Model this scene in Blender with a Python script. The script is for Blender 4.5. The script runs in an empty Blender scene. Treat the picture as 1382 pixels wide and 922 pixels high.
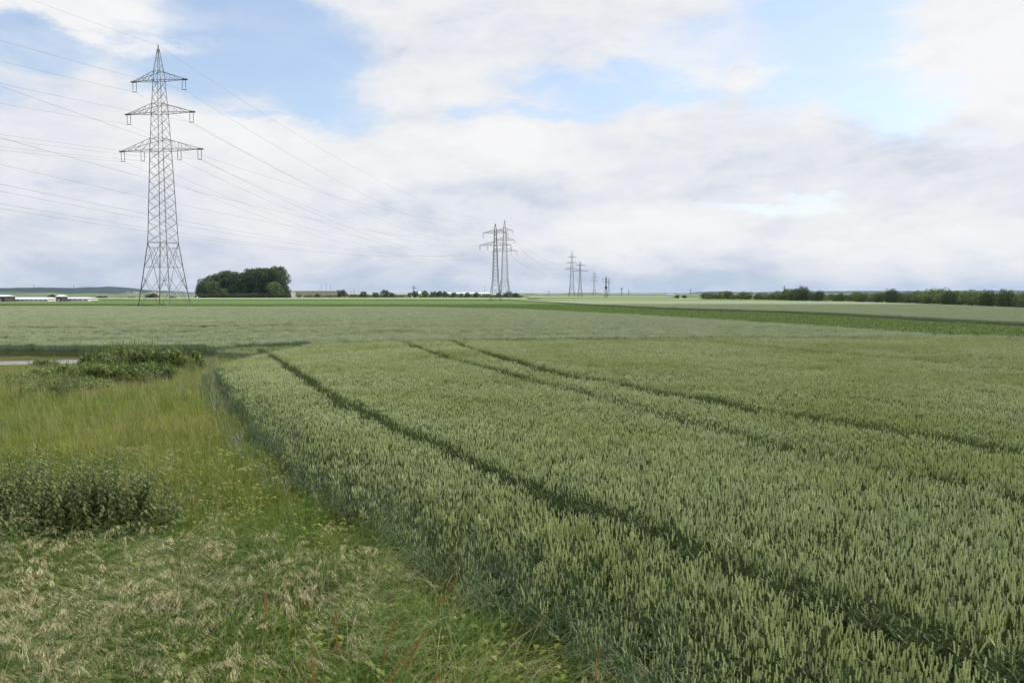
import bpy, math, random
import numpy as np
from mathutils import Vector, Matrix

S = bpy.context.scene
C = S.collection
R = math.radians
random.seed(7)
rng = np.random.default_rng(11)

# ------------------------------------------------------------------ camera
CAM_H = 3.0
PITCH = math.atan(64 / 1074)
cam_d = bpy.data.cameras.new('camera')
cam = bpy.data.objects.new('camera', cam_d); C.objects.link(cam)
cam.location = (0, 0, CAM_H)
cam.rotation_euler = (math.pi / 2 - PITCH, 0, 0)
cam_d.sensor_width = 36; cam_d.lens = 36 * 1074 / 1382
cam_d.clip_start = 0.1; cam_d.clip_end = 40000
S.camera = cam
S.view_settings.view_transform = 'Standard'; S.view_settings.look = 'None'
S.view_settings.exposure = 0.28; S.view_settings.gamma = 1.0

# ------------------------------------------------------------------ sky and sun
SUN_AZ, SUN_EL = R(62), R(52)          # azimuth measured from +Y towards +X
def build_world():
    w = bpy.data.worlds.new('World'); S.world = w; w.use_nodes = True
    nt = w.node_tree; nt.nodes.clear(); N = nt.nodes.new; L = nt.links.new
    out = N('ShaderNodeOutputWorld')
    sky = N('ShaderNodeTexSky'); sky.sky_type = 'NISHITA'; sky.sun_disc = False
    sky.sun_elevation = SUN_EL; sky.sun_rotation = SUN_AZ; sky.air_density = 1.0; sky.dust_density = 1.2
    bg1 = N('ShaderNodeBackground'); bg1.inputs['Strength'].default_value = 0.15
    L(sky.outputs[0], bg1.inputs['Color'])
    tc = N('ShaderNodeTexCoord')
    def math_(op, a, b=None, clamp=False):
        n = N('ShaderNodeMath'); n.operation = op; n.use_clamp = clamp
        for i, v in enumerate((a, b)):
            if v is None: continue
            if hasattr(v, 'links') or hasattr(v, 'node'): L(v, n.inputs[i])
            else: n.inputs[i].default_value = v
        return n.outputs[0]
    def mrange(v, a, b, c=0.0, d=1.0, smooth=True):
        n = N('ShaderNodeMapRange'); n.interpolation_type = 'SMOOTHSTEP' if smooth else 'LINEAR'
        L(v, n.inputs['Value'])
        for k, x in zip(('From Min', 'From Max', 'To Min', 'To Max'), (a, b, c, d)): n.inputs[k].default_value = x
        return n.outputs[0]
    sep = N('ShaderNodeSeparateXYZ'); L(tc.outputs['Generated'], sep.inputs[0])
    z = math_('MAXIMUM', sep.outputs[2], 0.0)
    den = math_('ADD', z, 0.16)
    px = math_('DIVIDE', sep.outputs[0], den); py = math_('DIVIDE', sep.outputs[1], den)
    cmb = N('ShaderNodeCombineXYZ'); L(px, cmb.inputs[0]); L(py, cmb.inputs[1]); cmb.inputs[2].default_value = 3.7
    def noise(vec, scale, detail, rough, dist=0.0):
        n = N('ShaderNodeTexNoise'); n.inputs['Scale'].default_value = scale
        n.inputs['Detail'].default_value = detail; n.inputs['Roughness'].default_value = rough
        n.inputs['Distortion'].default_value = dist; L(vec, n.inputs['Vector']); return n.outputs['Fac']
    n_cov = noise(cmb.outputs[0], 1.1, 7, 0.56, 0.35)
    # second, direction-space noise (rounder billows)
    mp = N('ShaderNodeMapping'); mp.inputs['Scale'].default_value = (1, 1, 2.6); L(tc.outputs['Generated'], mp.inputs[0])
    n_bil = noise(mp.outputs[0], 6.5, 10, 0.6, 0.3)
    n_big = noise(mp.outputs[0], 2.6, 5, 0.5, 0.2)
    # gaps of blue sky and bright cumulus heads at their places in the sky
    def direction(x, y):
        v = Vector((x - 691, 1074 * math.cos(PITCH) + (461 - y) * math.sin(PITCH), -1074 * math.sin(PITCH) + (461 - y) * math.cos(PITCH)))
        return v.normalized()
    wv = N('ShaderNodeVectorMath'); wv.operation = 'MULTIPLY_ADD'
    nz = N('ShaderNodeTexNoise'); nz.inputs['Scale'].default_value = 7; nz.inputs['Detail'].default_value = 6; nz.inputs['Roughness'].default_value = 0.6
    L(mp.outputs[0], nz.inputs['Vector'])
    ctr = N('ShaderNodeVectorMath'); ctr.operation = 'SUBTRACT'; L(nz.outputs['Color'], ctr.inputs[0]); ctr.inputs[1].default_value = (.5, .5, .5)
    L(ctr.outputs[0], wv.inputs[0]); wv.inputs[1].default_value = (.17, .17, .10); L(tc.outputs['Generated'], wv.inputs[2])
    def blob(x, y, rx, ry):
        d = direction(x, y)
        s = N('ShaderNodeVectorMath'); s.operation = 'SUBTRACT'; L(wv.outputs[0], s.inputs[0]); s.inputs[1].default_value = d
        m = N('ShaderNodeVectorMath'); m.operation = 'MULTIPLY'; L(s.outputs[0], m.inputs[0])
        m.inputs[1].default_value = (1074 / rx, 1074 / rx, 1074 / ry)
        l = N('ShaderNodeVectorMath'); l.operation = 'LENGTH'; L(m.outputs[0], l.inputs[0])
        return mrange(l.outputs['Value'], 0.25, 1.3, 1.0, 0.0)
    def total(lst):
        t = None
        for b in lst:
            o = blob(*b[:4]); o = math_('MULTIPLY', o, b[4] if len(b) > 4 else 1.0)
            t = o if t is None else math_('MAXIMUM', t, o)
        return t
    holes = total([(320, 62, 175, 85), (215, 60, 100, 55, .8), (60, 55, 140, 34, .75), (425, 110, 90, 95, .8), (840, 118, 160, 36, .9), (735, 150, 100, 22, .8), (960, 60, 150, 50, .5), (1120, 50, 150, 95, .92),
                   (1230, 128, 110, 50, 1), (345, 160, 70, 14, .8), (1050, 277, 130, 13, .6), (640, 160, 60, 16, .7), (1320, 182, 90, 12, .45),
                   (-400, 60, 300, 60, .8), (1800, 90, 260, 80, .8)])
    heads = total([(1345, 60, 140, 95, 1.2), (860, 318, 170, 48, .9), (990, 104, 75, 13, .6), (222, 64, 80, 13, .8), (600, 205, 300, 40, .6), (1230, 345, 260, 34, .7), (300, 190, 260, 34, .5),
                   (120, 12, 210, 26, .6), (1130, 150, 40, 20, .3)])
    darks = total([(620, 366, 900, 26, .8), (180, 340, 330, 40, .8), (1100, 225, 330, 56, .4), (640, 60, 260, 90, .45), (1180, 378, 400, 22, .5), (130, 270, 260, 50, .6), (800, 250, 300, 30, .45), (450, 300, 260, 40, .5)])
    cov = math_('ADD', math_('MULTIPLY', mrange(n_cov, 0.28, 0.44), 0.45), math_('MULTIPLY', math_('SUBTRACT', n_bil, 0.5), 1.5))
    cov = math_('ADD', cov, 0.60)
    cov = math_('SUBTRACT', cov, math_('MULTIPLY', holes, 1.6))
    cov = math_('ADD', cov, math_('MULTIPLY', heads, 0.9))
    mask = mrange(cov, -0.42, 0.92, 0.2, 1.0)
    low = mrange(sep.outputs[2], 0.03, 0.16, 1.0, 0.0)
    mask = math_('MAXIMUM', mask, math_('MULTIPLY', low, 0.93))
    # cloud colour
    n_fine = noise(mp.outputs[0], 17, 9, 0.6, 0.4)
    sh = math_('ADD', math_('MULTIPLY', math_('SUBTRACT', n_bil, 0.5), 1.25), math_('MULTIPLY', math_('SUBTRACT', n_big, 0.5), .8))
    sh = math_('ADD', sh, math_('MULTIPLY', math_('SUBTRACT', n_fine, 0.5), 0.85))
    sh = math_('ADD', sh, 0.60)
    sh = math_('ADD', sh, math_('MULTIPLY', heads, 0.45)); sh = math_('SUBTRACT', sh, math_('MULTIPLY', darks, 0.36))
    sh = math_('SUBTRACT', sh, mrange(sep.outputs[2], 0.0, 0.10, 0.26, 0.0))
    cr = N('ShaderNodeValToRGB'); L(sh, cr.inputs[0])
    e = cr.color_ramp.elements
    e[0].position = 0.0; e[0].color = (.455, .515, .62, 1); e[1].position = 1.0; e[1].color = (.775, .775, .78, 1)
    m = e.new(0.40); m.color = (.64, .662, .71, 1)
    m = e.new(0.70); m.color = (.72, .727, .745, 1)
    # the bright, soft light of the cloud deck beyond what the camera sees is the same deck
    bg2 = N('ShaderNodeBackground'); bg2.inputs['Strength'].default_value = 1.0; L(cr.outputs[0], bg2.inputs['Color'])
    mix = N('ShaderNodeMixShader'); L(mask, mix.inputs[0]); L(bg1.outputs[0], mix.inputs[1]); L(bg2.outputs[0], mix.inputs[2])
    L(mix.outputs[0], out.inputs['Surface'])
build_world()
sun_d = bpy.data.lights.new('sun', 'SUN'); sun = bpy.data.objects.new('sun', sun_d); C.objects.link(sun)
sun_d.energy = 3.2; sun_d.angle = R(10); sun_d.color = (1, .95, .87)
sv = Vector((math.sin(SUN_AZ) * math.cos(SUN_EL), math.cos(SUN_AZ) * math.cos(SUN_EL), math.sin(SUN_EL)))
sun.rotation_euler = sv.to_track_quat('Z', 'Y').to_euler()

# ------------------------------------------------------------------ terrain function and picking
def zg(x, y):
    x = np.asarray(x, float); y = np.asarray(y, float)
    return -0.8 * np.exp(-(((x + 27) / 22) ** 2 + ((y - 44) / 16) ** 2)) + 0.05 * np.sin(x * .35 + 1) * np.sin(y * .27) * np.exp(-(y / 60) ** 2)
def zf(x, y): return float(zg(x, y))
def P(px, py, h=0.0):
    """where the ray of a photo pixel meets the surface h above the ground (x, y)"""
    dx = px - 691; v = 461 - py
    dy = 1074 * math.cos(PITCH) + v * math.sin(PITCH); dz = -1074 * math.sin(PITCH) + v * math.cos(PITCH)
    t = 0.03
    for _ in range(60):
        z = zf(dx * t, dy * t) + h
        t2 = (z - CAM_H) / dz
        t = 0.5 * t + 0.5 * t2
    return (dx * t, dy * t)
def XZ(px, py, Y):
    """x and z of a photo pixel at distance Y"""
    dx = px - 691; v = 461 - py
    dy = 1074 * math.cos(PITCH) + v * math.sin(PITCH); dz = -1074 * math.sin(PITCH) + v * math.cos(PITCH)
    return dx * Y / dy, CAM_H + dz * Y / dy

# ------------------------------------------------------------------ helpers
def tag(o, label=None, cat=None, group=None, kind=None):
    if label: o['label'] = label
    if cat: o['category'] = cat
    if group: o['group'] = group
    if kind: o['kind'] = kind
    return o
class MB:
    def __init__(s): s.v = []; s.f = []; s.m = []; s.t = []
    def add(s, vs, fs, m=0, t=0.5):
        b = len(s.v); s.v.extend([tuple(q) for q in vs]); s.f.extend([tuple(i + b for i in q) for q in fs])
        s.m.extend([m] * len(fs)); s.t.extend([t] * len(fs))
    def box(s, x0, x1, y0, y1, z0, z1, m=0, t=.5):
        s.add([(x0, y0, z0), (x1, y0, z0), (x1, y1, z0), (x0, y1, z0), (x0, y0, z1), (x1, y0, z1), (x1, y1, z1), (x0, y1, z1)],
              [(0, 3, 2, 1), (4, 5, 6, 7), (0, 1, 5, 4), (1, 2, 6, 5), (2, 3, 7, 6), (3, 0, 4, 7)], m, t)
    def tube(s, pts, r, n=4, m=0, t=.5, cap=False):
        if not hasattr(r, '__len__'): r = [r] * len(pts)
        vs = []
        for i, p in enumerate(pts):
            a = Vector(pts[max(0, i - 1)]); b = Vector(pts[min(len(pts) - 1, i + 1)])
            d = (b - a).normalized(); u = d.orthogonal().normalized() if abs(d.z) > .9 else d.cross(Vector((0, 0, 1))).normalized()
            w = d.cross(u)
            for k in range(n):
                an = 2 * math.pi * (k + .5) / n
                vs.append(Vector(p) + (u * math.cos(an) + w * math.sin(an)) * r[i])
        fs = []
        for i in range(len(pts) - 1):
            for k in range(n):
                fs.append((i * n + k, i * n + (k + 1) % n, (i + 1) * n + (k + 1) % n, (i + 1) * n + k))
        if cap: fs.append(tuple(range(n - 1, -1, -1))); fs.append(tuple(range((len(pts) - 1) * n, len(pts) * n)))
        s.add(vs, fs, m, t)
    def ribbon(s, pts, ws, side, m=0, t=.5):
        vs = []; fs = []
        side = Vector(side)
        for p, w in zip(pts, ws):
            vs.append(Vector(p) - side * w * .5); vs.append(Vector(p) + side * w * .5)
        for i in range(len(pts) - 1): fs.append((2 * i, 2 * i + 1, 2 * i + 3, 2 * i + 2))
        s.add(vs, fs, m, t)
    def mesh(s, name, mats, smooth=False):
        me = bpy.data.meshes.new(name); me.from_pydata(s.v, [], s.f)
        for m in mats: me.materials.append(m)
        me.polygons.foreach_set('material_index', s.m)
        if smooth: me.polygons.foreach_set('use_smooth', [True] * len(s.f))
        a = me.attributes.new('tint', 'FLOAT', 'FACE'); a.data.foreach_set('value', s.t)
        me.update(); return me
    def obj(s, name, mats, parent=None, loc=(0, 0, 0), smooth=False):
        o = bpy.data.objects.new(name, s.mesh(name, mats if isinstance(mats, (list, tuple)) else [mats], smooth))
        o.location = loc; C.objects.link(o)
        if parent: o.parent = parent
        return o
def np_mesh(name, verts, quads, mat, tint=None):
    me = bpy.data.meshes.new(name); nv, nf = len(verts), len(quads)
    me.vertices.add(nv); me.vertices.foreach_set('co', np.asarray(verts, np.float32).ravel())
    me.loops.add(nf * 4); me.loops.foreach_set('vertex_index', np.asarray(quads, np.int32).ravel())
    me.polygons.add(nf); me.polygons.foreach_set('loop_start', np.arange(0, nf * 4, 4, dtype=np.int32))
    me.materials.append(mat)
    if tint is not None:
        a = me.attributes.new('tint', 'FLOAT', 'FACE'); a.data.foreach_set('value', np.asarray(tint, np.float32))
    me.update(calc_edges=True); me.validate(); return me
def empty(name, loc, rz=0):
    o = bpy.data.objects.new(name, None); C.objects.link(o); o.location = loc; o.rotation_euler = (0, 0, rz); o.empty_display_size = .5
    return o
def copy_tree(o, parent=None):
    c = o.copy(); C.objects.link(c); c.parent = parent
    for k in ('label', 'group'):
        pass
    for ch in list(o.children): copy_tree(ch, c)
    return c

# ------------------------------------------------------------------ materials
def mat(name, c1, c2=None, rough=.6, scale=5, transl=0.0, obj_var=0.0, use_tint=True, noise_detail=4, metallic=0, bump=0, space='Object', spec=.3, c3=None):
    m = bpy.data.materials.new(name); m.use_nodes = True; nt = m.node_tree; N = nt.nodes.new; L = nt.links.new
    b = nt.nodes['Principled BSDF']; out = nt.nodes['Material Output']
    b.inputs['Roughness'].default_value = rough; b.inputs['Metallic'].default_value = metallic
    b.inputs['Specular IOR Level'].default_value = spec
    c2 = c2 or tuple(x * .7 for x in c1)
    tc = N('ShaderNodeTexCoord'); geo = N('ShaderNodeNewGeometry')
    nz = N('ShaderNodeTexNoise'); nz.inputs['Scale'].default_value = scale; nz.inputs['Detail'].default_value = noise_detail
    L(geo.outputs['Position'] if space == 'World' else tc.outputs['Object'], nz.inputs['Vector'])
    fac = nz.outputs['Fac']
    mr = N('ShaderNodeMapRange'); mr.inputs['From Min'].default_value = .3; mr.inputs['From Max'].default_value = .7; L(fac, mr.inputs[0]); fac = mr.outputs[0]
    if use_tint:
        at = N('ShaderNodeAttribute'); at.attribute_name = 'tint'
        mx = N('ShaderNodeMath'); mx.operation = 'MULTIPLY_ADD'; L(at.outputs['Fac'], mx.inputs[0]); mx.inputs[1].default_value = .75
        m2 = N('ShaderNodeMath'); m2.operation = 'MULTIPLY'; L(fac, m2.inputs[0]); m2.inputs[1].default_value = .25; L(m2.outputs[0], mx.inputs[2])
        fac = mx.outputs[0]
    mix = N('ShaderNodeMix'); mix.data_type = 'RGBA'; L(fac, mix.inputs['Factor'])
    mix.inputs['A'].default_value = (*c1, 1); mix.inputs['B'].default_value = (*c2, 1)
    col = mix.outputs['Result']
    if c3 is not None:   # broad patches of a third colour over the world
        n3 = N('ShaderNodeTexNoise'); n3.inputs['Scale'].default_value = .22; n3.inputs['Detail'].default_value = 4
        oi = N('ShaderNodeObjectInfo'); L(oi.outputs['Location'], n3.inputs['Vector'])
        r3 = N('ShaderNodeMapRange'); r3.inputs['From Min'].default_value = .45; r3.inputs['From Max'].default_value = .62; L(n3.outputs['Fac'], r3.inputs[0])
        x3 = N('ShaderNodeMix'); x3.data_type = 'RGBA'; L(r3.outputs[0], x3.inputs['Factor']); L(col, x3.inputs['A']); x3.inputs['B'].default_value = (*c3, 1)
        col = x3.outputs['Result']
    if obj_var:
        oi = N('ShaderNodeObjectInfo'); hs = N('ShaderNodeHueSaturation')
        r = N('ShaderNodeMapRange'); L(oi.outputs['Random'], r.inputs[0]); r.inputs['To Min'].default_value = 1 - obj_var; r.inputs['To Max'].default_value = 1 + obj_var
        L(r.outputs[0], hs.inputs['Value']); L(col, hs.inputs['Color'])
        r2 = N('ShaderNodeMath'); r2.operation = 'MULTIPLY'; L(oi.outputs['Random'], r2.inputs[0]); r2.inputs[1].default_value = 37.3
        r3 = N('ShaderNodeMath'); r3.operation = 'FRACT'; L(r2.outputs[0], r3.inputs[0])
        r4 = N('ShaderNodeMapRange'); L(r3.outputs[0], r4.inputs[0]); r4.inputs['To Min'].default_value = .5 - obj_var * .07; r4.inputs['To Max'].default_value = .5 + obj_var * .07
        L(r4.outputs[0], hs.inputs['Hue']); col = hs.outputs[0]
    L(col, b.inputs['Base Color'])
    if bump:
        bp = N('ShaderNodeBump'); bp.inputs['Strength'].default_value = bump; L(nz.outputs['Fac'], bp.inputs['Height']); L(bp.outputs[0], b.inputs['Normal'])
    if transl:
        tr = N('ShaderNodeBsdfTranslucent'); L(col, tr.inputs[0]); ms = N('ShaderNodeMixShader'); ms.inputs[0].default_value = transl
        L(b.outputs[0], ms.inputs[1]); L(tr.outputs[0], ms.inputs[2]); L(ms.outputs[0], out.inputs['Surface'])
    return m
M = {}
M['ear'] = mat('wheat_ear', (.355, .435, .19), (.58, .64, .34), .6, 40, .15, .18, c3=(.42, .475, .19))
M['ear_blue'] = mat('wheat_ear_grey', (.38, .45, .26), (.52, .58, .36), .6, 40, .15, .12)
M['wleaf'] = mat('wheat_leaf', (.065, .11, .038), (.155, .215, .078), .5, 20, .25, .14)
M['ear_young'] = mat('wheat_ear_young', (.26, .33, .14), (.40, .46, .22), .6, 40, .15, .16)
M['wleaf_blue'] = mat('wheat_leaf_grey', (.085, .14, .075), (.18, .245, .13), .5, 20, .25, .1)
M['grass'] = mat('grass_blade', (.105, .165, .02), (.245, .31, .05), .5, 20, .3, .32, c3=(.26, .275, .055))
M['grass_dk'] = mat('grass_blade_dark', (.06, .13, .02), (.16, .25, .05), .5, 20, .3, .2)
M['grass_pale'] = mat('grass_blade_pale', (.24, .265, .105), (.50, .48, .26), .55, 20, .25, .2)
M['straw'] = mat('dry_seed_head', (.34, .26, .15), (.68, .60, .40), .7, 20, .2, .18)
M['brownseed'] = mat('brown_seed_head', (.26, .20, .10), (.44, .36, .20), .7, 20, .2, .18)
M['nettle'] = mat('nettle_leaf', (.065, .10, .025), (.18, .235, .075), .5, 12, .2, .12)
M['nettle_stem'] = mat('nettle_stem', (.09, .12, .05), (.14, .16, .07), .6)
M['weed'] = mat('weed_leaf', (.09, .15, .035), (.21, .28, .08), .5, 12, .2, .15)
M['weed_dk'] = mat('weed_leaf_dark', (.075, .12, .035), (.21, .265, .09), .5, 12, .2, .15)
M['umbel'] = mat('umbel_flower', (.62, .62, .38), (.75, .75, .55), .7, 12, .2, .1)
M['yellow'] = mat('yellow_flower', (.75, .6, .06), (.8, .7, .15), .6, 12, .2)
M['white_fl'] = mat('white_flower', (.75, .75, .7), (.8, .8, .78), .6, 12, .2)
M['rust'] = mat('dock_seed', (.26, .13, .045), (.42, .24, .09), .7, 20)
M['rust_stem'] = mat('dock_stem', (.24, .13, .04), (.33, .21, .07), .6, 20)
M['beet'] = mat('beet_leaf', (.105, .17, .045), (.145, .215, .06), .8, 12, .2, .08, spec=.1)
M['soil'] = mat('soil', (.10, .075, .05), (.17, .13, .09), .9, 3, bump=.4, use_tint=False)
M['oak'] = mat('tree_leaf_dark', (.03, .062, .018), (.085, .135, .035), .55, 3, .15, .22)
M['lime'] = mat('tree_leaf_light', (.06, .115, .025), (.135, .195, .05), .55, 3, .15, .2)
M['hedge'] = mat('hedge_leaf', (.055, .095, .022), (.16, .215, .05), .55, 3, .15, .30)
M['bark'] = mat('bark', (.09, .07, .05), (.16, .13, .10), .9, 8, use_tint=False)
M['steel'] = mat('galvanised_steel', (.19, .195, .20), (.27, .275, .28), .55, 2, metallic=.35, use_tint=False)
M['steel_dk'] = mat('dark_steel', (.06, .065, .07), (.09, .095, .10), .6, 2, metallic=.3, use_tint=False)
M['insul'] = mat('insulator_glaze', (.045, .035, .03), (.07, .055, .05), .25, 6, use_tint=False)
M['wire'] = mat('conductor', (.3, .305, .31), (.35, .35, .355), .5, 2, use_tint=False)
M['asphalt'] = mat('asphalt', (.19, .19, .19), (.26, .255, .25), .85, 9, use_tint=False, bump=.2)
M['roof_w'] = mat('white_sheeting', (.72, .73, .74), (.82, .83, .84), .4, .4, use_tint=False)
M['wall_w'] = mat('white_render', (.62, .62, .61), (.74, .73, .72), .8, .3, use_tint=False)
M['wall_pink'] = mat('pinkish_cladding', (.34, .28, .26), (.40, .34, .31), .8, .2, use_tint=False)
M['wall_grey'] = mat('grey_cladding', (.36, .36, .37), (.44, .44, .45), .8, .2, use_tint=False)
M['wood_dk'] = mat('dark_boards', (.055, .05, .045), (.09, .08, .07), .8, 2, use_tint=False)
M['roof_red'] = mat('red_roof', (.28, .12, .08), (.36, .17, .11), .8, 2, use_tint=False)
M['window'] = mat('window_glass', (.06, .07, .08), (.09, .10, .11), .1, 2, use_tint=False)
M['metal_grey'] = mat('grey_metal', (.35, .36, .37), (.42, .43, .44), .4, 1, metallic=.5, use_tint=False)

def ground_mat():
    m = bpy.data.materials.new('ground_surface'); m.use_nodes = True; nt = m.node_tree; N = nt.nodes.new; L = nt.links.new
    b = nt.nodes['Principled BSDF']; b.inputs['Roughness'].default_value = .95; b.inputs['Specular IOR Level'].default_value = .1
    geo = N('ShaderNodeNewGeometry')
    n1 = N('ShaderNodeTexNoise'); n1.inputs['Scale'].default_value = 1.7; n1.inputs['Detail'].default_value = 8; L(geo.outputs['Position'], n1.inputs['Vector'])
    near = N('ShaderNodeValToRGB'); L(n1.outputs['Fac'], near.inputs[0])
    near.color_ramp.elements[0].position = .3; near.color_ramp.elements[0].color = (.045, .065, .02, 1)
    near.color_ramp.elements[1].position = .7; near.color_ramp.elements[1].color = (.10, .105, .04, 1)
    mp = N('ShaderNodeMapping'); mp.inputs['Scale'].default_value = (.0022, .006, 1); mp.inputs['Rotation'].default_value = (0, 0, .2); L(geo.outputs['Position'], mp.inputs[0])
    vo = N('ShaderNodeTexVoronoi'); vo.inputs['Scale'].default_value = 1; L(mp.outputs[0], vo.inputs['Vector'])
    sp = N('ShaderNodeSeparateColor'); L(vo.outputs['Color'], sp.inputs[0])
    far = N('ShaderNodeValToRGB'); far.color_ramp.interpolation = 'CONSTANT'; L(sp.outputs[0], far.inputs[0])
    e = far.color_ramp.elements; e[0].position = 0; e[0].color = (.12, .16, .075, 1); e[1].position = .3; e[1].color = (.16, .20, .11, 1)
    for p, c in ((.5, (.09, .13, .045, 1)), (.68, (.19, .21, .12, 1)), (.85, (.13, .17, .09, 1))):
        q = e.new(p); q.color = c
    sx = N('ShaderNodeSeparateXYZ'); L(geo.outputs['Position'], sx.inputs[0])
    mr = N('ShaderNodeMapRange'); mr.inputs['From Min'].default_value = 150; mr.inputs['From Max'].default_value = 200; L(sx.outputs[1], mr.inputs[0])
    mx = N('ShaderNodeMix'); mx.data_type = 'RGBA'; L(mr.outputs[0], mx.inputs['Factor']); L(near.outputs[0], mx.inputs['A']); L(far.outputs[0], mx.inputs['B'])
    L(mx.outputs['Result'], b.inputs['Base Color'])
    bp = N('ShaderNodeBump'); bp.inputs['Strength'].default_value = .5; L(n1.outputs['Fac'], bp.inputs['Height']); L(bp.outputs[0], b.inputs['Normal'])
    return m
def crop_mat(name, c1, c2, c3, streak=(.02, .35), fine=9):
    """canopy of a far crop: fine mottling and faint drill streaks"""
    m = bpy.data.materials.new(name); m.use_nodes = True; nt = m.node_tree; N = nt.nodes.new; L = nt.links.new
    b = nt.nodes['Principled BSDF']; b.inputs['Roughness'].default_value = .9; b.inputs['Specular IOR Level'].default_value = .1
    geo = N('ShaderNodeNewGeometry')
    n1 = N('ShaderNodeTexNoise'); n1.inputs['Scale'].default_value = fine; n1.inputs['Detail'].default_value = 5; L(geo.outputs['Position'], n1.inputs['Vector'])
    mp = N('ShaderNodeMapping'); mp.inputs['Scale'].default_value = (streak[0], streak[1], 1); L(geo.outputs['Position'], mp.inputs[0])
    n2 = N('ShaderNodeTexNoise'); n2.inputs['Scale'].default_value = 1; n2.inputs['Detail'].default_value = 5; n2.inputs['Roughness'].default_value = .65; L(mp.outputs[0], n2.inputs['Vector'])
    x1 = N('ShaderNodeMix'); x1.data_type = 'RGBA'; r1 = N('ShaderNodeMapRange'); r1.inputs['From Min'].default_value = .35; r1.inputs['From Max'].default_value = .65; L(n1.outputs['Fac'], r1.inputs[0])
    L(r1.outputs[0], x1.inputs['Factor']); x1.inputs['A'].default_value = (*c1, 1); x1.inputs['B'].default_value = (*c2, 1)
    x2 = N('ShaderNodeMix'); x2.data_type = 'RGBA'; r2 = N('ShaderNodeMapRange'); r2.inputs['From Min'].default_value = .52; r2.inputs['From Max'].default_value = .75; r2.inputs['To Max'].default_value = .7; L(n2.outputs['Fac'], r2.inputs[0])
    L(r2.outputs[0], x2.inputs['Factor']); L(x1.outputs['Result'], x2.inputs['A']); x2.inputs['B'].default_value = (*c3, 1)
    L(x2.outputs['Result'], b.inputs['Base Color'])
    bp = N('ShaderNodeBump'); bp.inputs['Strength'].default_value = .8; bp.inputs['Distance'].default_value = .1; L(n1.outputs['Fac'], bp.inputs['Height']); L(bp.outputs[0], b.inputs['Normal'])
    return m
M['crop_grey'] = crop_mat('grey_green_crop', (.19, .245, .15), (.25, .305, .19), (.16, .205, .125))
M['crop_pale'] = crop_mat('pale_crop', (.27, .32, .19), (.33, .37, .24), (.22, .26, .14))
M['crop_beet'] = crop_mat('beet_crop', (.085, .15, .035), (.12, .19, .05), (.07, .125, .03), (.05, .5))
M['crop_yellow'] = crop_mat('yellow_green_crop', (.20, .26, .08), (.26, .32, .12), (.15, .20, .07))
M['track_dk'] = mat('rough_track_grass', (.055, .08, .03), (.09, .11, .045), .9, 2, use_tint=False)

# ------------------------------------------------------------------ ground sheet
def graded(a, b, step, far, grow=1.25):
    xs = list(np.arange(a, b + .01, step)); s = step
    while xs[-1] < far: s *= grow; xs.append(xs[-1] + s)
    s = step
    while xs[0] > -far: s *= grow; xs.insert(0, xs[0] - s)
    return np.array(xs)
gx = graded(-90, 60, 1.5, 14000); gy = graded(-10, 90, 1.5, 14000)
GX, GY = np.meshgrid(gx, gy); GZ = zg(GX, GY)
nx, ny = len(gx), len(gy)
V = np.stack([GX.ravel(), GY.ravel(), GZ.ravel()], 1)
I = np.arange(nx * ny).reshape(ny, nx)
Q = np.stack([I[:-1, :-1].ravel(), I[:-1, 1:].ravel(), I[1:, 1:].ravel(), I[1:, :-1].ravel()], 1)
ground = bpy.data.objects.new('ground', np_mesh('ground', V, Q, ground_mat())); C.objects.link(ground)
ground.data.polygons.foreach_set('use_smooth', [True] * len(Q))
tag(ground, kind='structure')

# ------------------------------------------------------------------ field outlines (world x, y)
HW = 0.78
# left edge of the near wheat against the verge
edge_pts = np.array([(-11.9, 37.5), (-11.2, 30), (-10.0, 25.5), (-7.4, 19.6), (-4.9, 14.6), (-2.35, 10.0), (-.75, 7.3), (.3, 5.9), (1.9, 3.0), (3.3, 0)])
def edge_x(y): return np.interp(y, edge_pts[::-1, 1], edge_pts[::-1, 0])
def in_poly(px, py, poly):
    x, y = np.asarray(px), np.asarray(py); r = np.zeros(x.shape, bool); n = len(poly); j = n - 1
    for i in range(n):
        xi, yi = poly[i]; xj, yj = poly[j]
        c = ((yi > y) != (yj > y)) & (x < (xj - xi) * (y - yi) / (yj - yi + 1e-12) + xi)
        r ^= c; j = i
    return r
def dist_poly(px, py, pl):
    d = np.full(len(px), 1e9); p = np.stack([px, py], 1)
    for a, b in zip(pl[:-1], pl[1:]):
        a = np.array(a); b = np.array(b); ab = b - a
        t = np.clip(((p - a) @ ab) / (ab @ ab), 0, 1)
        d = np.minimum(d, np.linalg.norm(p - (a + t[:, None] * ab), axis=1))
    return d
far1 = [P(265, 466, HW), P(400, 462, HW), P(545, 459.5, HW), P(700, 458, HW), P(860, 457, HW), P(1000, 455, HW), P(1200, 455, HW), P(1382, 456, HW), P(1600, 457, HW)]
F1 = [tuple(p) for p in edge_pts[::-1]] + far1 + [(45, 20), (30, 0)]
gap = [.9, .9, .95, 1.1, 1.2, 1.0, .6, .4, .3]
near2 = [(x, y + g) for (x, y), g in zip(far1, gap)]
far2 = [P(1600, 458.0, HW), P(1382, 454.0, HW), P(1300, 451.5, HW), P(1140, 442, HW), P(1000, 433, HW), P(900, 427, HW), P(800, 421.5, HW), P(700, 417, HW), P(560, 414.2, HW), P(300, 413.6, HW), P(0, 414, HW), P(-150, 414.5, HW)]
F2 = [(-75, 37), (-40, 45.2), (-30, 48.0), (-18, 46.6), (-14.3, 43.0)] + near2 + far2
def clean(poly): return [tuple(map(float, p)) for p in poly]
F2 = clean(F2); F1 = clean(F1)
bnear = [(x, y + .6) for x, y in far2]
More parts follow.
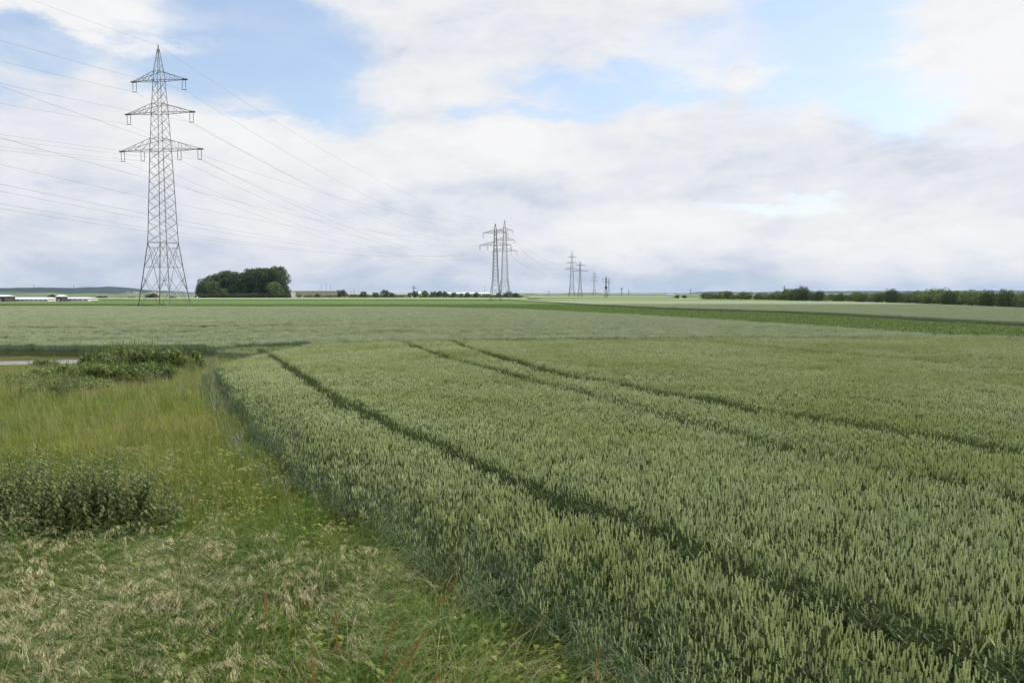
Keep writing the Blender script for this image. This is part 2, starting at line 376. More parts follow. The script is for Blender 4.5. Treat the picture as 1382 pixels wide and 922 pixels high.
bfar = [P(-150, 409, .35), P(60, 408.7, .35), P(118, 408, .35), P(125, 405.2, .35), P(400, 404.8, .35), P(690, 405, .35), P(720, 407.5, .35), P(800, 412, .35), P(900, 417, .35), P(1060, 421.8, .35), P(1140, 425.3, .35), P(1260, 432, .35), P(1382, 439, .35), P(1600, 450, .35)]
BEET = clean(bnear + bfar)
H3 = .62
n3 = [(x * 1.006, y + .5) for x, y in bfar[5:]]
f3 = [P(1600, 424, H3), P(1382, 415.6, H3), P(1260, 410.3, H3), P(1140, 407.0, H3), P(1060, 406.0, H3), P(900, 405.2, H3), P(790, 405.0, H3), P(715, 405.2, H3)]
F3 = clean(n3 + f3)

def in_view(x, y, m=1.12, pad=1.5): return (np.abs(x) < 0.6435 * y * m + pad) & (y > 2.2)

# ------------------------------------------------------------------ scatter with geometry nodes (uncountable vegetation only)
def scatter(name, label, cat, pts, rot, scl, protos):
    pts = np.asarray(pts, np.float32); n = len(pts)
    me = bpy.data.meshes.new(name); me.vertices.add(n); me.vertices.foreach_set('co', pts.ravel())
    a = me.attributes.new('rot', 'FLOAT_VECTOR', 'POINT'); a.data.foreach_set('vector', np.asarray(rot, np.float32).ravel())
    a = me.attributes.new('scl', 'FLOAT', 'POINT'); a.data.foreach_set('value', np.asarray(scl, np.float32))
    a = me.attributes.new('idx', 'INT', 'POINT'); a.data.foreach_set('value', rng.integers(0, len(protos), n).astype(np.int32))
    o = bpy.data.objects.new(name, me); C.objects.link(o); tag(o, label, cat, kind='stuff')
    col = bpy.data.collections.new(name + '_kinds')
    for k, p in enumerate(protos):
        po = bpy.data.objects.new(name + '_kind', p); col.objects.link(po)
    ng = bpy.data.node_groups.new(name, 'GeometryNodeTree')
    ng.interface.new_socket('Geometry', in_out='INPUT', socket_type='NodeSocketGeometry'); ng.interface.new_socket('Geometry', in_out='OUTPUT', socket_type='NodeSocketGeometry')
    N = ng.nodes.new; L = ng.links.new
    gi = N('NodeGroupInput'); go = N('NodeGroupOutput'); ip = N('GeometryNodeInstanceOnPoints'); ci = N('GeometryNodeCollectionInfo')
    ci.inputs['Collection'].default_value = col; ci.inputs['Separate Children'].default_value = True; ci.inputs['Reset Children'].default_value = True
    ip.inputs['Pick Instance'].default_value = True
    def attr(nm, ty):
        q = N('GeometryNodeInputNamedAttribute'); q.data_type = ty; q.inputs['Name'].default_value = nm
        return [s for s in q.outputs if s.enabled and s.name == 'Attribute'][0]
    L(gi.outputs[0], ip.inputs['Points']); L(ci.outputs[0], ip.inputs['Instance'])
    L(attr('idx', 'INT'), ip.inputs['Instance Index']); L(attr('rot', 'FLOAT_VECTOR'), ip.inputs['Rotation']); L(attr('scl', 'FLOAT'), ip.inputs['Scale'])
    L(ip.outputs[0], go.inputs[0])
    md = o.modifiers.new('plants', 'NODES'); md.node_group = ng
    return o
def jitter_grid(x0, x1, y0, y1, s, j=.5):
    xs = np.arange(x0, x1, s); ys = np.arange(y0, y1, s); X, Y = np.meshgrid(xs, ys); X = X.ravel(); Y = Y.ravel()
    return X + rng.uniform(-j, j, X.size) * s, Y + rng.uniform(-j, j, X.size) * s
def vnoise(x, y, s, seed=0):
    """cheap smooth value noise 0..1"""
    r = np.random.default_rng(seed); T = r.random((64, 64))
    u = x / s; v = y / s; i = np.floor(u).astype(int); j = np.floor(v).astype(int); f = u - i; g = v - j
    f = f * f * (3 - 2 * f); g = g * g * (3 - 2 * g)
    a = T[i % 64, j % 64]; b = T[(i + 1) % 64, j % 64]; c = T[i % 64, (j + 1) % 64]; d = T[(i + 1) % 64, (j + 1) % 64]
    return (a * (1 - f) + b * f) * (1 - g) + (c * (1 - f) + d * f) * g

# ------------------------------------------------------------------ wheat
def wheat_stalk(mb, x, y, h, lod, rnd, blue=0):
    ear = 0; leaf = 1
    az = rnd.uniform(0, 6.283); tilt = rnd.uniform(0, .08)
    sg = .45 if rnd.random() < .07 else .12
    if rnd.random() < .05: h *= 1.07
    dx, dy = math.cos(az) * tilt, math.sin(az) * tilt
    L = rnd.uniform(.050, .070); t = rnd.random()
    top = (x + dx * h, y + dy * h, h - L)
    if lod == 0:
        mb.tube([(x, y, 0), (x + dx * h * .4, y + dy * h * .4, h * .5), top], [.0022, .002, .0016], 3, leaf, .55 + .4 * t)
    else:
        mb.ribbon([(x, y, .15), top], [.005, .004], (math.cos(az + 1), math.sin(az + 1), 0), leaf, .5 + .5 * t)
    # ear
    ed = Vector((dx * 2.2 + rnd.gauss(0, sg), dy * 2.2 + rnd.gauss(0, sg), 1)).normalized()
    u = ed.orthogonal().normalized(); w = ed.cross(u)
    if lod == 0:
        n = 8; rows = [0.003] + [(.0066 if i % 2 else .0046) * (1 - .25 * (i / n)) for i in range(1, n)] + [.0018]
        vs = []
        for i, r in enumerate(rows):
            c = Vector(top) + ed * L * i / (n)
            sx = r * (1.15 if i % 2 else .8); sy = r * (.75 if i % 2 else 1.1)
            vs += [c + u * sx, c + w * sy, c - u * sx, c - w * sy]
        fs = []
        for i in range(n):
            for k in range(4): fs.append((i * 4 + k, i * 4 + (k + 1) % 4, i * 4 + 4 + (k + 1) % 4, i * 4 + 4 + k))
        b = len(mb.f); mb.add(vs, fs, ear, t)
        for q in range(len(fs)): mb.t[b + q] = min(1, max(0, t * .6 + .3 * (q // 4) / n + rnd.uniform(-.15, .25)))
    else:
        r = .0062 if lod == 1 else .0085
        a, c, d = Vector(top), Vector(top) + ed * L * .5, Vector(top) + ed * L
        vs = [a + u * r * .5, a + w * r * .5, a - u * r * .5, a - w * r * .5, c + u * r, c + w * r, c - u * r, c - w * r, d]
        fs = [(k, (k + 1) % 4, 4 + (k + 1) % 4, 4 + k) for k in range(4)] + [(4 + k, 4 + (k + 1) % 4, 8) for k in range(4)]
        mb.add(vs, fs, ear, t)
        for q in range(4): mb.t[-1 - q] = min(1, t + .3)
    # leaves
    nl = {0: 4, 1: 3, 2: 1}[lod]
    for k in range(nl):
        a = rnd.uniform(0, 6.283); zb = h * (.26 + .135 * k) * rnd.uniform(.85, 1.1); ll = rnd.uniform(.12, .22); up = rnd.uniform(.1, .8)
        if lod == 2: zb = h * rnd.uniform(.5, .72)
        c, s = math.cos(a), math.sin(a); b0 = Vector((x + dx * zb, y + dy * zb, zb)); wd = rnd.uniform(.008, .014)
        pts = [b0, b0 + Vector((c * ll * .35, s * ll * .35, ll * .45 * up + .02)), b0 + Vector((c * ll * .7, s * ll * .7, ll * .35 * up)), b0 + Vector((c * ll * .95, s * ll * .95, ll * (.35 * up - .35)))]
        if lod: pts = [pts[0], pts[1], pts[3]]
        mb.ribbon(pts, [wd, wd, wd * .8, .001] if lod == 0 else [wd, wd, .002], (-s, c, rnd.uniform(-.3, .3)), leaf, rnd.random() * .8)
def wheat_protos(nv, nst, rad, lod, mats, h=HW, ears=1.0, square=False):
    out = []
    for v in range(nv):
        rnd = random.Random(100 * lod + v + int(h * 1000)); mb = MB()
        for i in range(nst):
            if square: x, y = rnd.uniform(-rad, rad), rnd.uniform(-rad, rad)
            else:
                r = rad * math.sqrt(rnd.random()); a = rnd.uniform(0, 6.283); x, y = r * math.cos(a), r * math.sin(a)
            wheat_stalk(mb, x, y, h * rnd.uniform(.90, 1.07) * (1 if rnd.random() < ears else .8), lod, rnd)
        out.append(mb.mesh('wheat_clump', mats))
    return out
# tramlines, from points along them at crop-top height
tram1 = [P(350, 468, HW * .93), P(385, 493, HW * .93), P(455, 540, HW * .93), P(530, 575, HW * .93), P(600, 604, HW * .93), P(740, 663, HW * .93), P(870, 708, HW * .93), P(960, 746, HW * .93), P(1060, 785, HW * .93), P(1160, 820, HW * .93), P(1260, 861, HW * .93), P(1370, 905, HW * .93)]
d_ = np.array(tram1[-1]) - np.array(tram1[-4]); tram1.append(tuple(np.array(tram1[-1]) + d_ * 2))
tram0 = [P(281, 470, HW), P(288, 500, HW), P(305, 530, HW), P(335, 567, HW), P(380, 607, HW)]
tramC = [P(545, 460, HW), P(600, 479, HW), P(660, 494, HW), P(760, 520, HW), P(880, 551, HW), P(1040, 592, HW), P(1200, 625, HW), P(1382, 668, HW), P(1550, 700, HW)]
tramD = [P(610, 459, HW), P(660, 476, HW), P(735, 497, HW), P(830, 513, HW), P(930, 532, HW), P(1050, 553, HW), P(1200, 575, HW), P(1382, 600, HW), P(1550, 625, HW)]
tramE = [P(930, 457, HW), P(1010, 464, HW), P(1120, 473, HW), P(1382, 497, HW), P(1550, 512, HW)]
tramF = [P(985, 456, HW), P(1100, 464, HW), P(1382, 484, HW), P(1550, 497, HW)]
def wheat1():
    x, y = jitter_grid(-16, 34, 2.2, 46, .108)
    k = in_view(x, y) & in_poly(x, y, F1); x, y = x[k], y[k]
    k = np.ones(len(x), bool)
    wob = .04 * np.sin(y * 2.3 + x)
    k &= dist_poly(x, y, tram1) > np.where(y < 12, .215, .24) + wob
    k &= dist_poly(x, y, tram0) > .24 + wob
    k &= dist_poly(x, y, tramD) > np.where(x > -1, .34, .26) + wob
    k &= dist_poly(x, y, tramE) > .27
    k &= dist_poly(x, y, tramF) > .24
    k &= ~((dist_poly(x, y, tramC) < .29) & (rng.random(len(x)) < np.where(y > 22, .97, .85)))
    # the outer metre next to the verge stands thin
    ed = x - edge_x(y); thin = np.clip((ed - .05) / .9, 0, 1)
    k &= rng.random(len(x)) < (.42 + .58 * thin)
    x, y, ed = x[k], y[k], ed[k]; n = len(x)
    rot = np.stack([rng.normal(0, .045, n), rng.normal(0, .045, n), rng.uniform(0, 6.28, n)], 1)
    hs = .89 + .12 * vnoise(x, y, 2.2, 3) + .07 * vnoise(x + y, y - x, .8, 13) + rng.normal(0, .035, n)
    hs *= 1 - .20 * np.clip(1 - ed / 1.1, 0, 1)
    hs *= 1 - .06 * vnoise(x, y, .5, 5)
    z = zg(x, y); pts = np.stack([x, y, z], 1); d = np.hypot(x, y)
    thinz = rng.random(n) < np.clip(.75 - ed * .6, 0, .6)
    near = (d < 13)
    mt = [M['ear'], M['wleaf']]
    a = near & ~thinz
    scatter('wheat_crop', 'ripening yellow green wheat nearest the camera, right of the grass verge', 'wheat', pts[a], rot[a], hs[a], wheat_protos(10, 9, .085, 0, mt))
    a = ~near & ~thinz
    scatter('wheat_crop', 'ripening yellow green wheat in the middle distance, cut by dark wheel tracks', 'wheat', pts[a], rot[a], hs[a], wheat_protos(8, 8, .09, 1, mt))
    a = thinz
    scatter('wheat_fringe', 'thin bluish young wheat along the edge of the grass verge', 'wheat', pts[a], rot[a], hs[a] * .93, wheat_protos(6, 9, .10, 0, [M['ear_young'], M['wleaf_blue']]))
    # soil below
    # trodden green leaves lying in the nearest wheel track
    pp = []
    for line in (tram1, tram0):
        L_ = np.array(line)
        for a_, b_ in zip(L_[:-1], L_[1:]):
            m_ = max(1, int(np.linalg.norm(b_ - a_) / .09))
            for q in range(m_): pp.append(a_ + (b_ - a_) * (q / m_) + rng.normal(0, .12, 2))
    pp = np.array(pp); n = len(pp); protos = []
    for v in range(4):
        rnd = random.Random(v + 55); mb = MB()
        for i in range(9):
            a = rnd.uniform(0, 6.28); l = rnd.uniform(.15, .35); c, s = math.cos(a), math.sin(a); z0 = rnd.uniform(.02, .1)
            mb.ribbon([(0, 0, z0), (c * l * .5, s * l * .5, z0 + rnd.uniform(.05, .22)), (c * l, s * l, z0 + rnd.uniform(0, .12))], [.012, .011, .002], (-s, c, 0), 0, rnd.random())
        protos.append(mb.mesh('bent_leaves', [M['wleaf_blue']]))
    scatter('bent_wheat_leaves', 'bent bluish green wheat leaves lying in the dark wheel tracks', 'wheat leaves', np.stack([pp[:, 0], pp[:, 1], zg(pp[:, 0], pp[:, 1])], 1), np.stack([0 * pp[:, 0], 0 * pp[:, 0], rng.uniform(0, 6.28, n)], 1), rng.uniform(.8, 1.4, n), protos)
wheat1()
def wheat2():
    x, y = jitter_grid(-100, 60, 36, 145, .5, .4)
    k = in_view(x, y, 1.05, 2) & in_poly(x, y, F2)
    x, y = x[k], y[k]
    # wheel tracks of the far field, running across the view
    tr = [[P(0, 449, HW), P(160, 446, HW), P(460, 446.5, HW), P(700, 445, HW)], [P(0, 441, HW), P(400, 438, HW), P(900, 440, HW)], [P(-50, 431, HW), P(500, 429, HW), P(860, 431, HW)], [P(960, 444, HW), P(1005, 443, HW), P(1130, 447, HW)], [P(100, 421.5, HW), P(700, 421.5, HW)]]
    k = np.ones(len(x), bool)
    for t in tr: k &= ~((dist_poly(x, y, t) < .33) & (rng.random(len(x)) < .8))
    x, y = x[k], y[k]; n = len(x)
    rot = np.stack([rng.normal(0, .03, n), rng.normal(0, .03, n), rng.uniform(0, 6.28, n)], 1)
    hs = .93 + .13 * vnoise(x, y * 3, 4, 9) + rng.normal(0, .015, n)
    scatter('wheat_crop', 'grey green unripe wheat filling the flat field beyond the near crop', 'wheat', np.stack([x, y, zg(x, y)], 1), rot, hs, wheat_protos(8, 85, .29, 2, [M['ear_blue'], M['wleaf_blue']], square=True))
    # soil floor under the crop is the ground sheet
wheat2()

# ------------------------------------------------------------------ far crops as canopy sheets standing at crop height
def canopy(name, poly, h, m, label, cat='crop'):
    n = len(poly); z0 = -.05
    vs = [(x, y, h) for x, y in poly] + [(x, y, z0) for x, y in poly]
    mb = MB(); mb.add(vs, [tuple(range(n))] + [(i, (i + 1) % n, n + (i + 1) % n, n + i) for i in range(n)], 0, .5)
    o = mb.obj(name, m); tag(o, label, cat, kind='stuff'); return o
# beet: leaf rosettes near, sheet beyond
def beet():
    protos = []
    for v in range(5):
        rnd = random.Random(v + 300); mb = MB()
        for i in range(6):
            cx, cy = (i % 3 - 1) * .24 + rnd.uniform(-.04, .04), (i // 3 - .5) * .46 + rnd.uniform(-.04, .04)
            for q in range(18):
                a = rnd.uniform(0, 6.28); l = rnd.uniform(.10, .24); c, s = math.cos(a), math.sin(a); u = rnd.uniform(.3, 1)
                mb.ribbon([(cx, cy, .05), (cx + c * l * .4, cy + s * l * .4, .05 + l * .8 * u), (cx + c * l * .8, cy + s * l * .8, .05 + l * u), (cx + c * l * 1.1, cy + s * l * 1.1, .04 + l * .7 * u)], [.01, .05, .055, .01], (-s, c, .1), 0, rnd.random())
        protos.append(mb.mesh('beet_patch', [M['beet']]))
    x, y = jitter_grid(-90, 75, 40, 215, .72, .12)
    k = in_view(x, y, 1.04, 2) & in_poly(x, y, BEET); x, y = x[k], y[k]; n = len(x)
    scatter('beet_crop', 'bright green sugar beet leaves in the strip behind the wheat', 'beet', np.stack([x, y, zg(x, y)], 1), np.stack([0 * x, 0 * x, rng.integers(0, 2, n) * math.pi + .3], 1), rng.uniform(.9, 1.25, n), protos)
beet()
canopy('beet_crop', [(x, y) for x, y in BEET if y > 200] and clean([(-150, 214.5), (60, 214.5)] + [P(690, 405, .35), P(400, 404.8, .35), P(125, 405.2, .35), P(118, 408, .35), P(60, 408.7, .35), P(-150, 409, .35)]), .30, M['crop_beet'], 'flat green beet field stretching away beyond the large pylon', 'beet')
def wheat3():
    x, y = jitter_grid(0, 140, 60, 200, .5, .4)
    k = in_view(x, y, 1.04, 2) & in_poly(x, y, F3) & (y < 190); x, y = x[k], y[k]; n = len(x)
    scatter('barley_crop', 'pale grey green barley between the beet strip and the right hand hedge', 'barley', np.stack([x, y, zg(x, y)], 1), np.stack([rng.normal(0, .03, n), rng.normal(0, .03, n), rng.uniform(0, 6.28, n)], 1), .80 * (.96 + .1 * vnoise(x, y * 3, 4, 19)), wheat_protos(6, 80, .29, 2, [M['ear_blue'], M['wleaf_blue']], square=True))
wheat3()
def clip_y(poly, y0):
    out = []
    for (x1, y1), (x2, y2) in zip(poly, poly[1:] + poly[:1]):
        if y1 >= y0: out.append((x1, y1))
        if (y1 >= y0) != (y2 >= y0): t = (y0 - y1) / (y2 - y1); out.append((x1 + (x2 - x1) * t, y0))
    return out
canopy('barley_crop', clip_y(F3, 190), .60, M['crop_grey'], 'far part of the grey green field below the right hand hedge', 'barley')
canopy('wheat_crop', clean([(-190, 362), P(690, 405, .35), (8, 400), (8, 468), (-120, 472), (-330, 475), (-330, 362)]), .78, M['crop_pale'], 'thin pale wheat strip running in front of the dark copse', 'wheat')
canopy('meadow', clean([P(722, 404.6, .3), P(900, 404.7, .3), P(1062, 405.4, .3), (128, 430), (120, 520), (20, 520)]), .28, M['crop_yellow'], 'yellow green meadow strip left of the right hand hedge', 'meadow')
canopy('wheat_crop', clean([(10, 540), (110, 540), (150, 760), (20, 800)]), .7, M['crop_pale'], 'pale wheat strip below the farthest pylons', 'wheat')
canopy('beet_crop', clean([(-300, 600), (-10, 620), (10, 900), (-330, 900)]), .35, M['crop_yellow'], 'green field beyond the row of round trees', 'beet')
# dark ditch lines in the far fields
def strip(name, pl, w, h, m, label, cat, kind=None):
    mb = MB(); vs = []
    for i, p in enumerate(pl):
        a = np.array(pl[max(0, i - 1)]); b = np.array(pl[min(len(pl) - 1, i + 1)]); t = (b - a) / np.linalg.norm(b - a); nn = np.array([-t[1], t[0]]) * w / 2
        for s_ in (-1, 1):
            q = np.array(p) + nn * s_; vs.append((q[0], q[1], zf(*q) + h))
    mb.add(vs, [(2 * i, 2 * i + 1, 2 * i + 3, 2 * i + 2) for i in range(len(pl) - 1)])
    o = mb.obj(name, m); tag(o, label, cat, kind=kind or 'structure'); return o
road_pl = [(-75, 27.5), (-45, 36.5), (-28.5, 42.3), (-22, 44.2), (-19.0, 44.9)]
rp = []
for a, b in zip(road_pl[:-1], road_pl[1:]):
    for q in range(8): rp.append((a[0] + (b[0] - a[0]) * q / 8, a[1] + (b[1] - a[1]) * q / 8))
rp.append(road_pl[-1])
strip('road', rp, 3.3, .05, M['asphalt'], 'narrow grey asphalt farm road', 'road')

# ------------------------------------------------------------------ verge grasses
def blade(mb, x, y, a, l, w, bend, m, t, n=4, z=0):
    c, s = math.cos(a), math.sin(a); pts = []; ws = []
    px, pz, ang = 0., 0., math.pi / 2 - bend * .12; st = l / n
    for i in range(n + 1):
        pts.append((x + c * px, y + s * px, z + pz)); ws.append(w * (1 - (i / n) ** 1.6) + .0006)
        px += math.cos(ang) * st; pz += math.sin(ang) * st; ang -= bend / n * (1 + .5 * i / n)
    mb.ribbon(pts, ws, (-s, c, 0), m, t); return pts
def panicle(mb, x, y, a, l, bend, m_stem, m_seed, rnd, nsp=12, drop=.05, size=.016):
    pts = blade(mb, x, y, a, l, .0028, bend, m_stem, rnd.random(), 6)
    c, s = math.cos(a), math.sin(a)
    for i in range(nsp):
        f = .62 + .38 * i / nsp; k = min(5, int(f * 6)); g = f * 6 - k
        p = Vector(pts[k]).lerp(Vector(pts[k + 1]), g); b = rnd.uniform(0, 6.28)
        q = p + Vector((math.cos(b) * drop * .7 + c * drop, math.sin(b) * drop * .7 + s * drop, -drop * rnd.uniform(.1, 1.2)))
        mb.ribbon([p, q], [.0012, .0012], (-s, c, 0), m_stem, .8)
        e = q + Vector((c * .9 + rnd.uniform(-.3, .3), s * .9 + rnd.uniform(-.3, .3), -.8)).normalized() * size * rnd.uniform(.8, 1.6)
        mid = q.lerp(e, .4); sd = (math.cos(b), math.sin(b), 0)
        mb.ribbon([q, mid, e], [.0008, size * .2, .0006], sd, m_seed, rnd.random())
def protos_of(n, fn, mats):
    out = []
    for v in range(n):
        rnd = random.Random(v * 17 + 3); mb = MB(); fn(mb, rnd); out.append(mb.mesh('grass_tuft', mats))
    return out
def tuft_green(mb, rnd):
    for i in range(26):
        r = .1 * math.sqrt(rnd.random()); b = rnd.uniform(0, 6.28)
        blade(mb, r * math.cos(b), r * math.sin(b), rnd.uniform(0, 6.28), rnd.uniform(.16, .42), rnd.uniform(.004, .0075), rnd.uniform(.3, 1.7), 0, rnd.random())
def tuft_long(mb, rnd):
    for i in range(20):
        r = .09 * math.sqrt(rnd.random()); b = rnd.uniform(0, 6.28)
        blade(mb, r * math.cos(b), r * math.sin(b), rnd.gauss(0, .7), rnd.uniform(.55, 1.0), rnd.uniform(.004, .007), rnd.uniform(1.2, 2.4), 0, rnd.random(), 6)
def tuft_pale(mb, rnd):
    for i in range(12):
        r = .08 * math.sqrt(rnd.random()); b = rnd.uniform(0, 6.28)
        blade(mb, r * math.cos(b), r * math.sin(b), rnd.gauss(0, .55), rnd.uniform(.5, 1.0), rnd.uniform(.0035, .006), rnd.uniform(1.2, 2.4), 0, rnd.random(), 6)
    for i in range(3):
        panicle(mb, rnd.uniform(-.05, .05), rnd.uniform(-.05, .05), rnd.gauss(0, .55), rnd.uniform(.6, 1.0), rnd.uniform(1.3, 2.2), 0, 1, rnd, 22, .022, .026)
def tuft_seed(mb, rnd):
    for i in range(5):
        panicle(mb, rnd.uniform(-.06, .06), rnd.uniform(-.06, .06), rnd.gauss(0, .9), rnd.uniform(.55, .95), rnd.uniform(.9, 2.0), 0, 1, rnd, 26, .028, .025)
    for i in range(6):
        blade(mb, rnd.uniform(-.06, .06), rnd.uniform(-.06, .06), rnd.uniform(0, 6.28), rnd.uniform(.3, .6), .004, rnd.uniform(.8, 2), 0, rnd.random(), 5)
def tuft_upright(mb, rnd):
    for i in range(7):
        panicle(mb, rnd.uniform(-.1, .1), rnd.uniform(-.1, .1), rnd.uniform(0, 6.28), rnd.uniform(.4, .72), rnd.uniform(.1, .7), 0, 1, rnd, 9, .02, .012)
def herb(mb, rnd):
    for i in range(12):
        a = rnd.uniform(0, 6.28); r = rnd.uniform(.02, .12); zz = rnd.uniform(.08, .28); w = rnd.uniform(.015, .035); c, s = math.cos(a), math.sin(a)
        mb.ribbon([(c * r, s * r, zz), (c * (r + w), s * (r + w), zz + .012), (c * (r + 2.2 * w), s * (r + 2.2 * w), zz - .006)], [.006, w * 1.3, .004], (-s, c, rnd.uniform(-.3, .3)), 0, rnd.random())
def flower(mb, rnd):
    for i in range(3):
        x, y, h = rnd.uniform(-.1, .1), rnd.uniform(-.1, .1), rnd.uniform(.3, .5)
        mb.ribbon([(x, y, 0), (x, y, h)], [.003, .002], (1, 0, 0), 0, .5)
        for k in range(5):
            a = k * 1.257; mb.ribbon([(x, y, h), (x + .011 * math.cos(a), y + .011 * math.sin(a), h + .004)], [.003, .005], (-math.sin(a), math.cos(a), 0), 1, rnd.random())
def verge():
    def region(s, y0, y1, j=.5):
        x, y = jitter_grid(-36, 4, y0, y1, s, j)
        k = in_view(x, y, 1.12, 1.2) & (x < edge_x(y) + .35) & (dist_poly(x, y, road_pl) > 1.5) & ~in_poly(x, y, F2)
        return x[k], y[k]
    def put(name, label, x, y, scl, protos, spread=math.pi, tilt=.08, heading=0.0):
        n = len(x); swirl = (vnoise(x + 50, y, 1.7, 77) - .5) * 3.4 if spread < 3 else 0     # swaths lie over together
        rot = np.stack([rng.normal(0, tilt, n), rng.normal(0, tilt, n), heading + swirl + rng.uniform(-spread, spread, n)], 1)
        return scatter(name, label, 'grass', np.stack([x, y, zg(x, y)], 1), rot, scl, protos)
    G = protos_of(7, tuft_green, [M['grass']]); GD = protos_of(6, tuft_green, [M['grass_dk']])
    LG = protos_of(7, tuft_long, [M['grass_dk']]); PL = protos_of(7, tuft_pale, [M['grass_pale'], M['straw']])
    SD = protos_of(6, tuft_seed, [M['grass_pale'], M['straw']]); UB = protos_of(6, tuft_upright, [M['grass_pale'], M['brownseed']]); HB = protos_of(5, herb, [M['grass']])
    lodge = lambda x, y: vnoise(x, y, 1.3, 21) * .6 + vnoise(x, y, .5, 22) * .4
    # foreground belt of lodged dry grass: d < ~10
    def matted(x, y):
        lim = 9.6 + 1.4 * (vnoise(x, y, 2, 31) - .5); w = np.clip((lim - y) / 2.0, 0, 1)
        w *= np.clip(1.25 - (x + 4.5) / 3.6, .25, 1); return w
    x, y = region(.085, 3.0, 15); d = rng.random(len(x)); m_ = matted(x, y)
    k = d > m_ * .72; put('grass', 'short bright green grass covering the verge near the camera', x[k], y[k], rng.uniform(.6, 1.1, k.sum()) * (.8 + .4 * vnoise(x[k], y[k], 1.1, 4)), G)
    x, y = region(.13, 3.0, 14); m_ = matted(x, y); k = rng.random(len(x)) < (.15 + m_ * .8)
    put('grass', 'dark green long grass lying over at the bottom left', x[k], y[k], rng.uniform(.6, 1.05, k.sum()), LG, .5, .1, -.7)
    x, y = region(.12, 3.0, 13); m_ = matted(x, y); k = rng.random(len(x)) < .66 * m_ * np.clip(lodge(x, y) * 3.4 - 1.15, .04, 1)
    put('dry_grass', 'straw coloured lodged grass with drooping heads at the bottom left', x[k], y[k], rng.uniform(.6, 1.05, k.sum()), PL, .45, .1, -.7)
    x, y = region(.16, 3.0, 14); m_ = np.maximum(matted(x, y), .05); k = rng.random(len(x)) < .42 * m_ * np.clip(2.4 * (1 - lodge(x, y)) - .8, .08, 1)
    put('seeding_grass', 'pale drooping seed heads of grass scattered over the verge', x[k], y[k], rng.uniform(.6, 1.0, k.sum()), SD, .8, .1, -.7)
    x, y = region(.2, 5, 14); k = rng.random(len(x)) < .6; put('herbs', 'low broad green leaves between the verge grasses', x[k], y[k], rng.uniform(.8, 1.3, k.sum()), HB)
    # middle and back of the verge
    x, y = region(.14, 15, 44); rd = np.clip((dist_poly(x, y, road_pl) - 1.5) / 5.5, 0, 1); rd = np.where((x < -16) & (y < np.interp(x, [q[0] for q in road_pl], [q[1] for q in road_pl])), .2 + .8 * rd, 1); put('grass', 'green grass over the far half of the verge up to the road', x, y, rd * rng.uniform(.7, 1.15, len(x)) * (.8 + .35 * vnoise(x, y, 1.5, 4)), G)
    x, y = region(.22, 9.5, 40); t = .18 + .55 * np.clip((y - 17) / 7, 0, 1) * np.clip((29.5 - y) / 3, .1, 1) * vnoise(x, y, 2.0, 41) + .35 * (vnoise(x, y, 1.2, 42) > .62)
    t = np.where((x < -15) & (dist_poly(x, y, road_pl) < 7), 0, t)
    k = rng.random(len(x)) < t; put('seeding_grass', 'brownish fine seed heads standing over the back of the verge', x[k], y[k], rng.uniform(.7, 1.0, k.sum()), UB)
    x, y = region(.45, 8, 30); k = rng.random(len(x)) < .35 * (vnoise(x, y, 3, 51) > .4)
    fl = scatter('yellow_flowers', 'tiny yellow flowers dotted through the verge grass', 'flowers', np.stack([x[k], y[k], zg(x[k], y[k])], 1), np.stack([0 * x[k]] * 3, 1), rng.uniform(.8, 1.2, k.sum()), protos_of(3, flower, [M['grass'], M['yellow']]))
    x, y = region(.5, 8, 28); k = rng.random(len(x)) < .10
    fl = scatter('white_flowers', 'tiny white flowers dotted through the verge grass', 'flowers', np.stack([x[k], y[k], zg(x[k], y[k])], 1), np.stack([0 * x[k]] * 3, 1), rng.uniform(.8, 1.2, k.sum()), protos_of(3, flower, [M['grass'], M['white_fl']]))
verge()

# ------------------------------------------------------------------ nettles, roadside weeds, docks
def crown_mesh(name, seed, lumps, n, ls, m):
    """lumps: (cx, cy, cz, rx, ry, rz); many leaf-spray faces through the shell of each lump"""
    r = np.random.default_rng(seed); lumps = np.array(lumps, float)
    area = lumps[:, 3] * lumps[:, 5]; pick = r.choice(len(lumps), n, p=area / area.sum()); L = lumps[pick]
    d = r.normal(size=(n, 3)); d /= np.linalg.norm(d, axis=1)[:, None]
    rad = .60 + .45 * r.random(n) ** .7 + .10 * r.normal(size=n)
    c = L[:, :3] + d * L[:, 3:] * rad[:, None]
    nrm = d * .8 + r.normal(size=(n, 3)) * .75 + np.array([0, 0, .35]); nrm /= np.linalg.norm(nrm, axis=1)[:, None]
    u = np.cross(nrm, r.normal(size=(n, 3))); u /= np.linalg.norm(u, axis=1)[:, None]; w = np.cross(nrm, u)
    s = ls * r.uniform(.5, 1.25, n)[:, None]
    v = np.empty((n, 4, 3)); v[:, 0] = c - u * s * .9; v[:, 1] = c - w * s * .45 + nrm * s * .12; v[:, 2] = c + u * s; v[:, 3] = c + w * s * .5
    lt = r.random(len(lumps)); t = np.clip(.25 + .45 * lt[pick] + r.normal(0, .16, n), 0, 1)
    return np_mesh(name, v.reshape(-1, 3), np.arange(n * 4).reshape(n, 4), m, t)
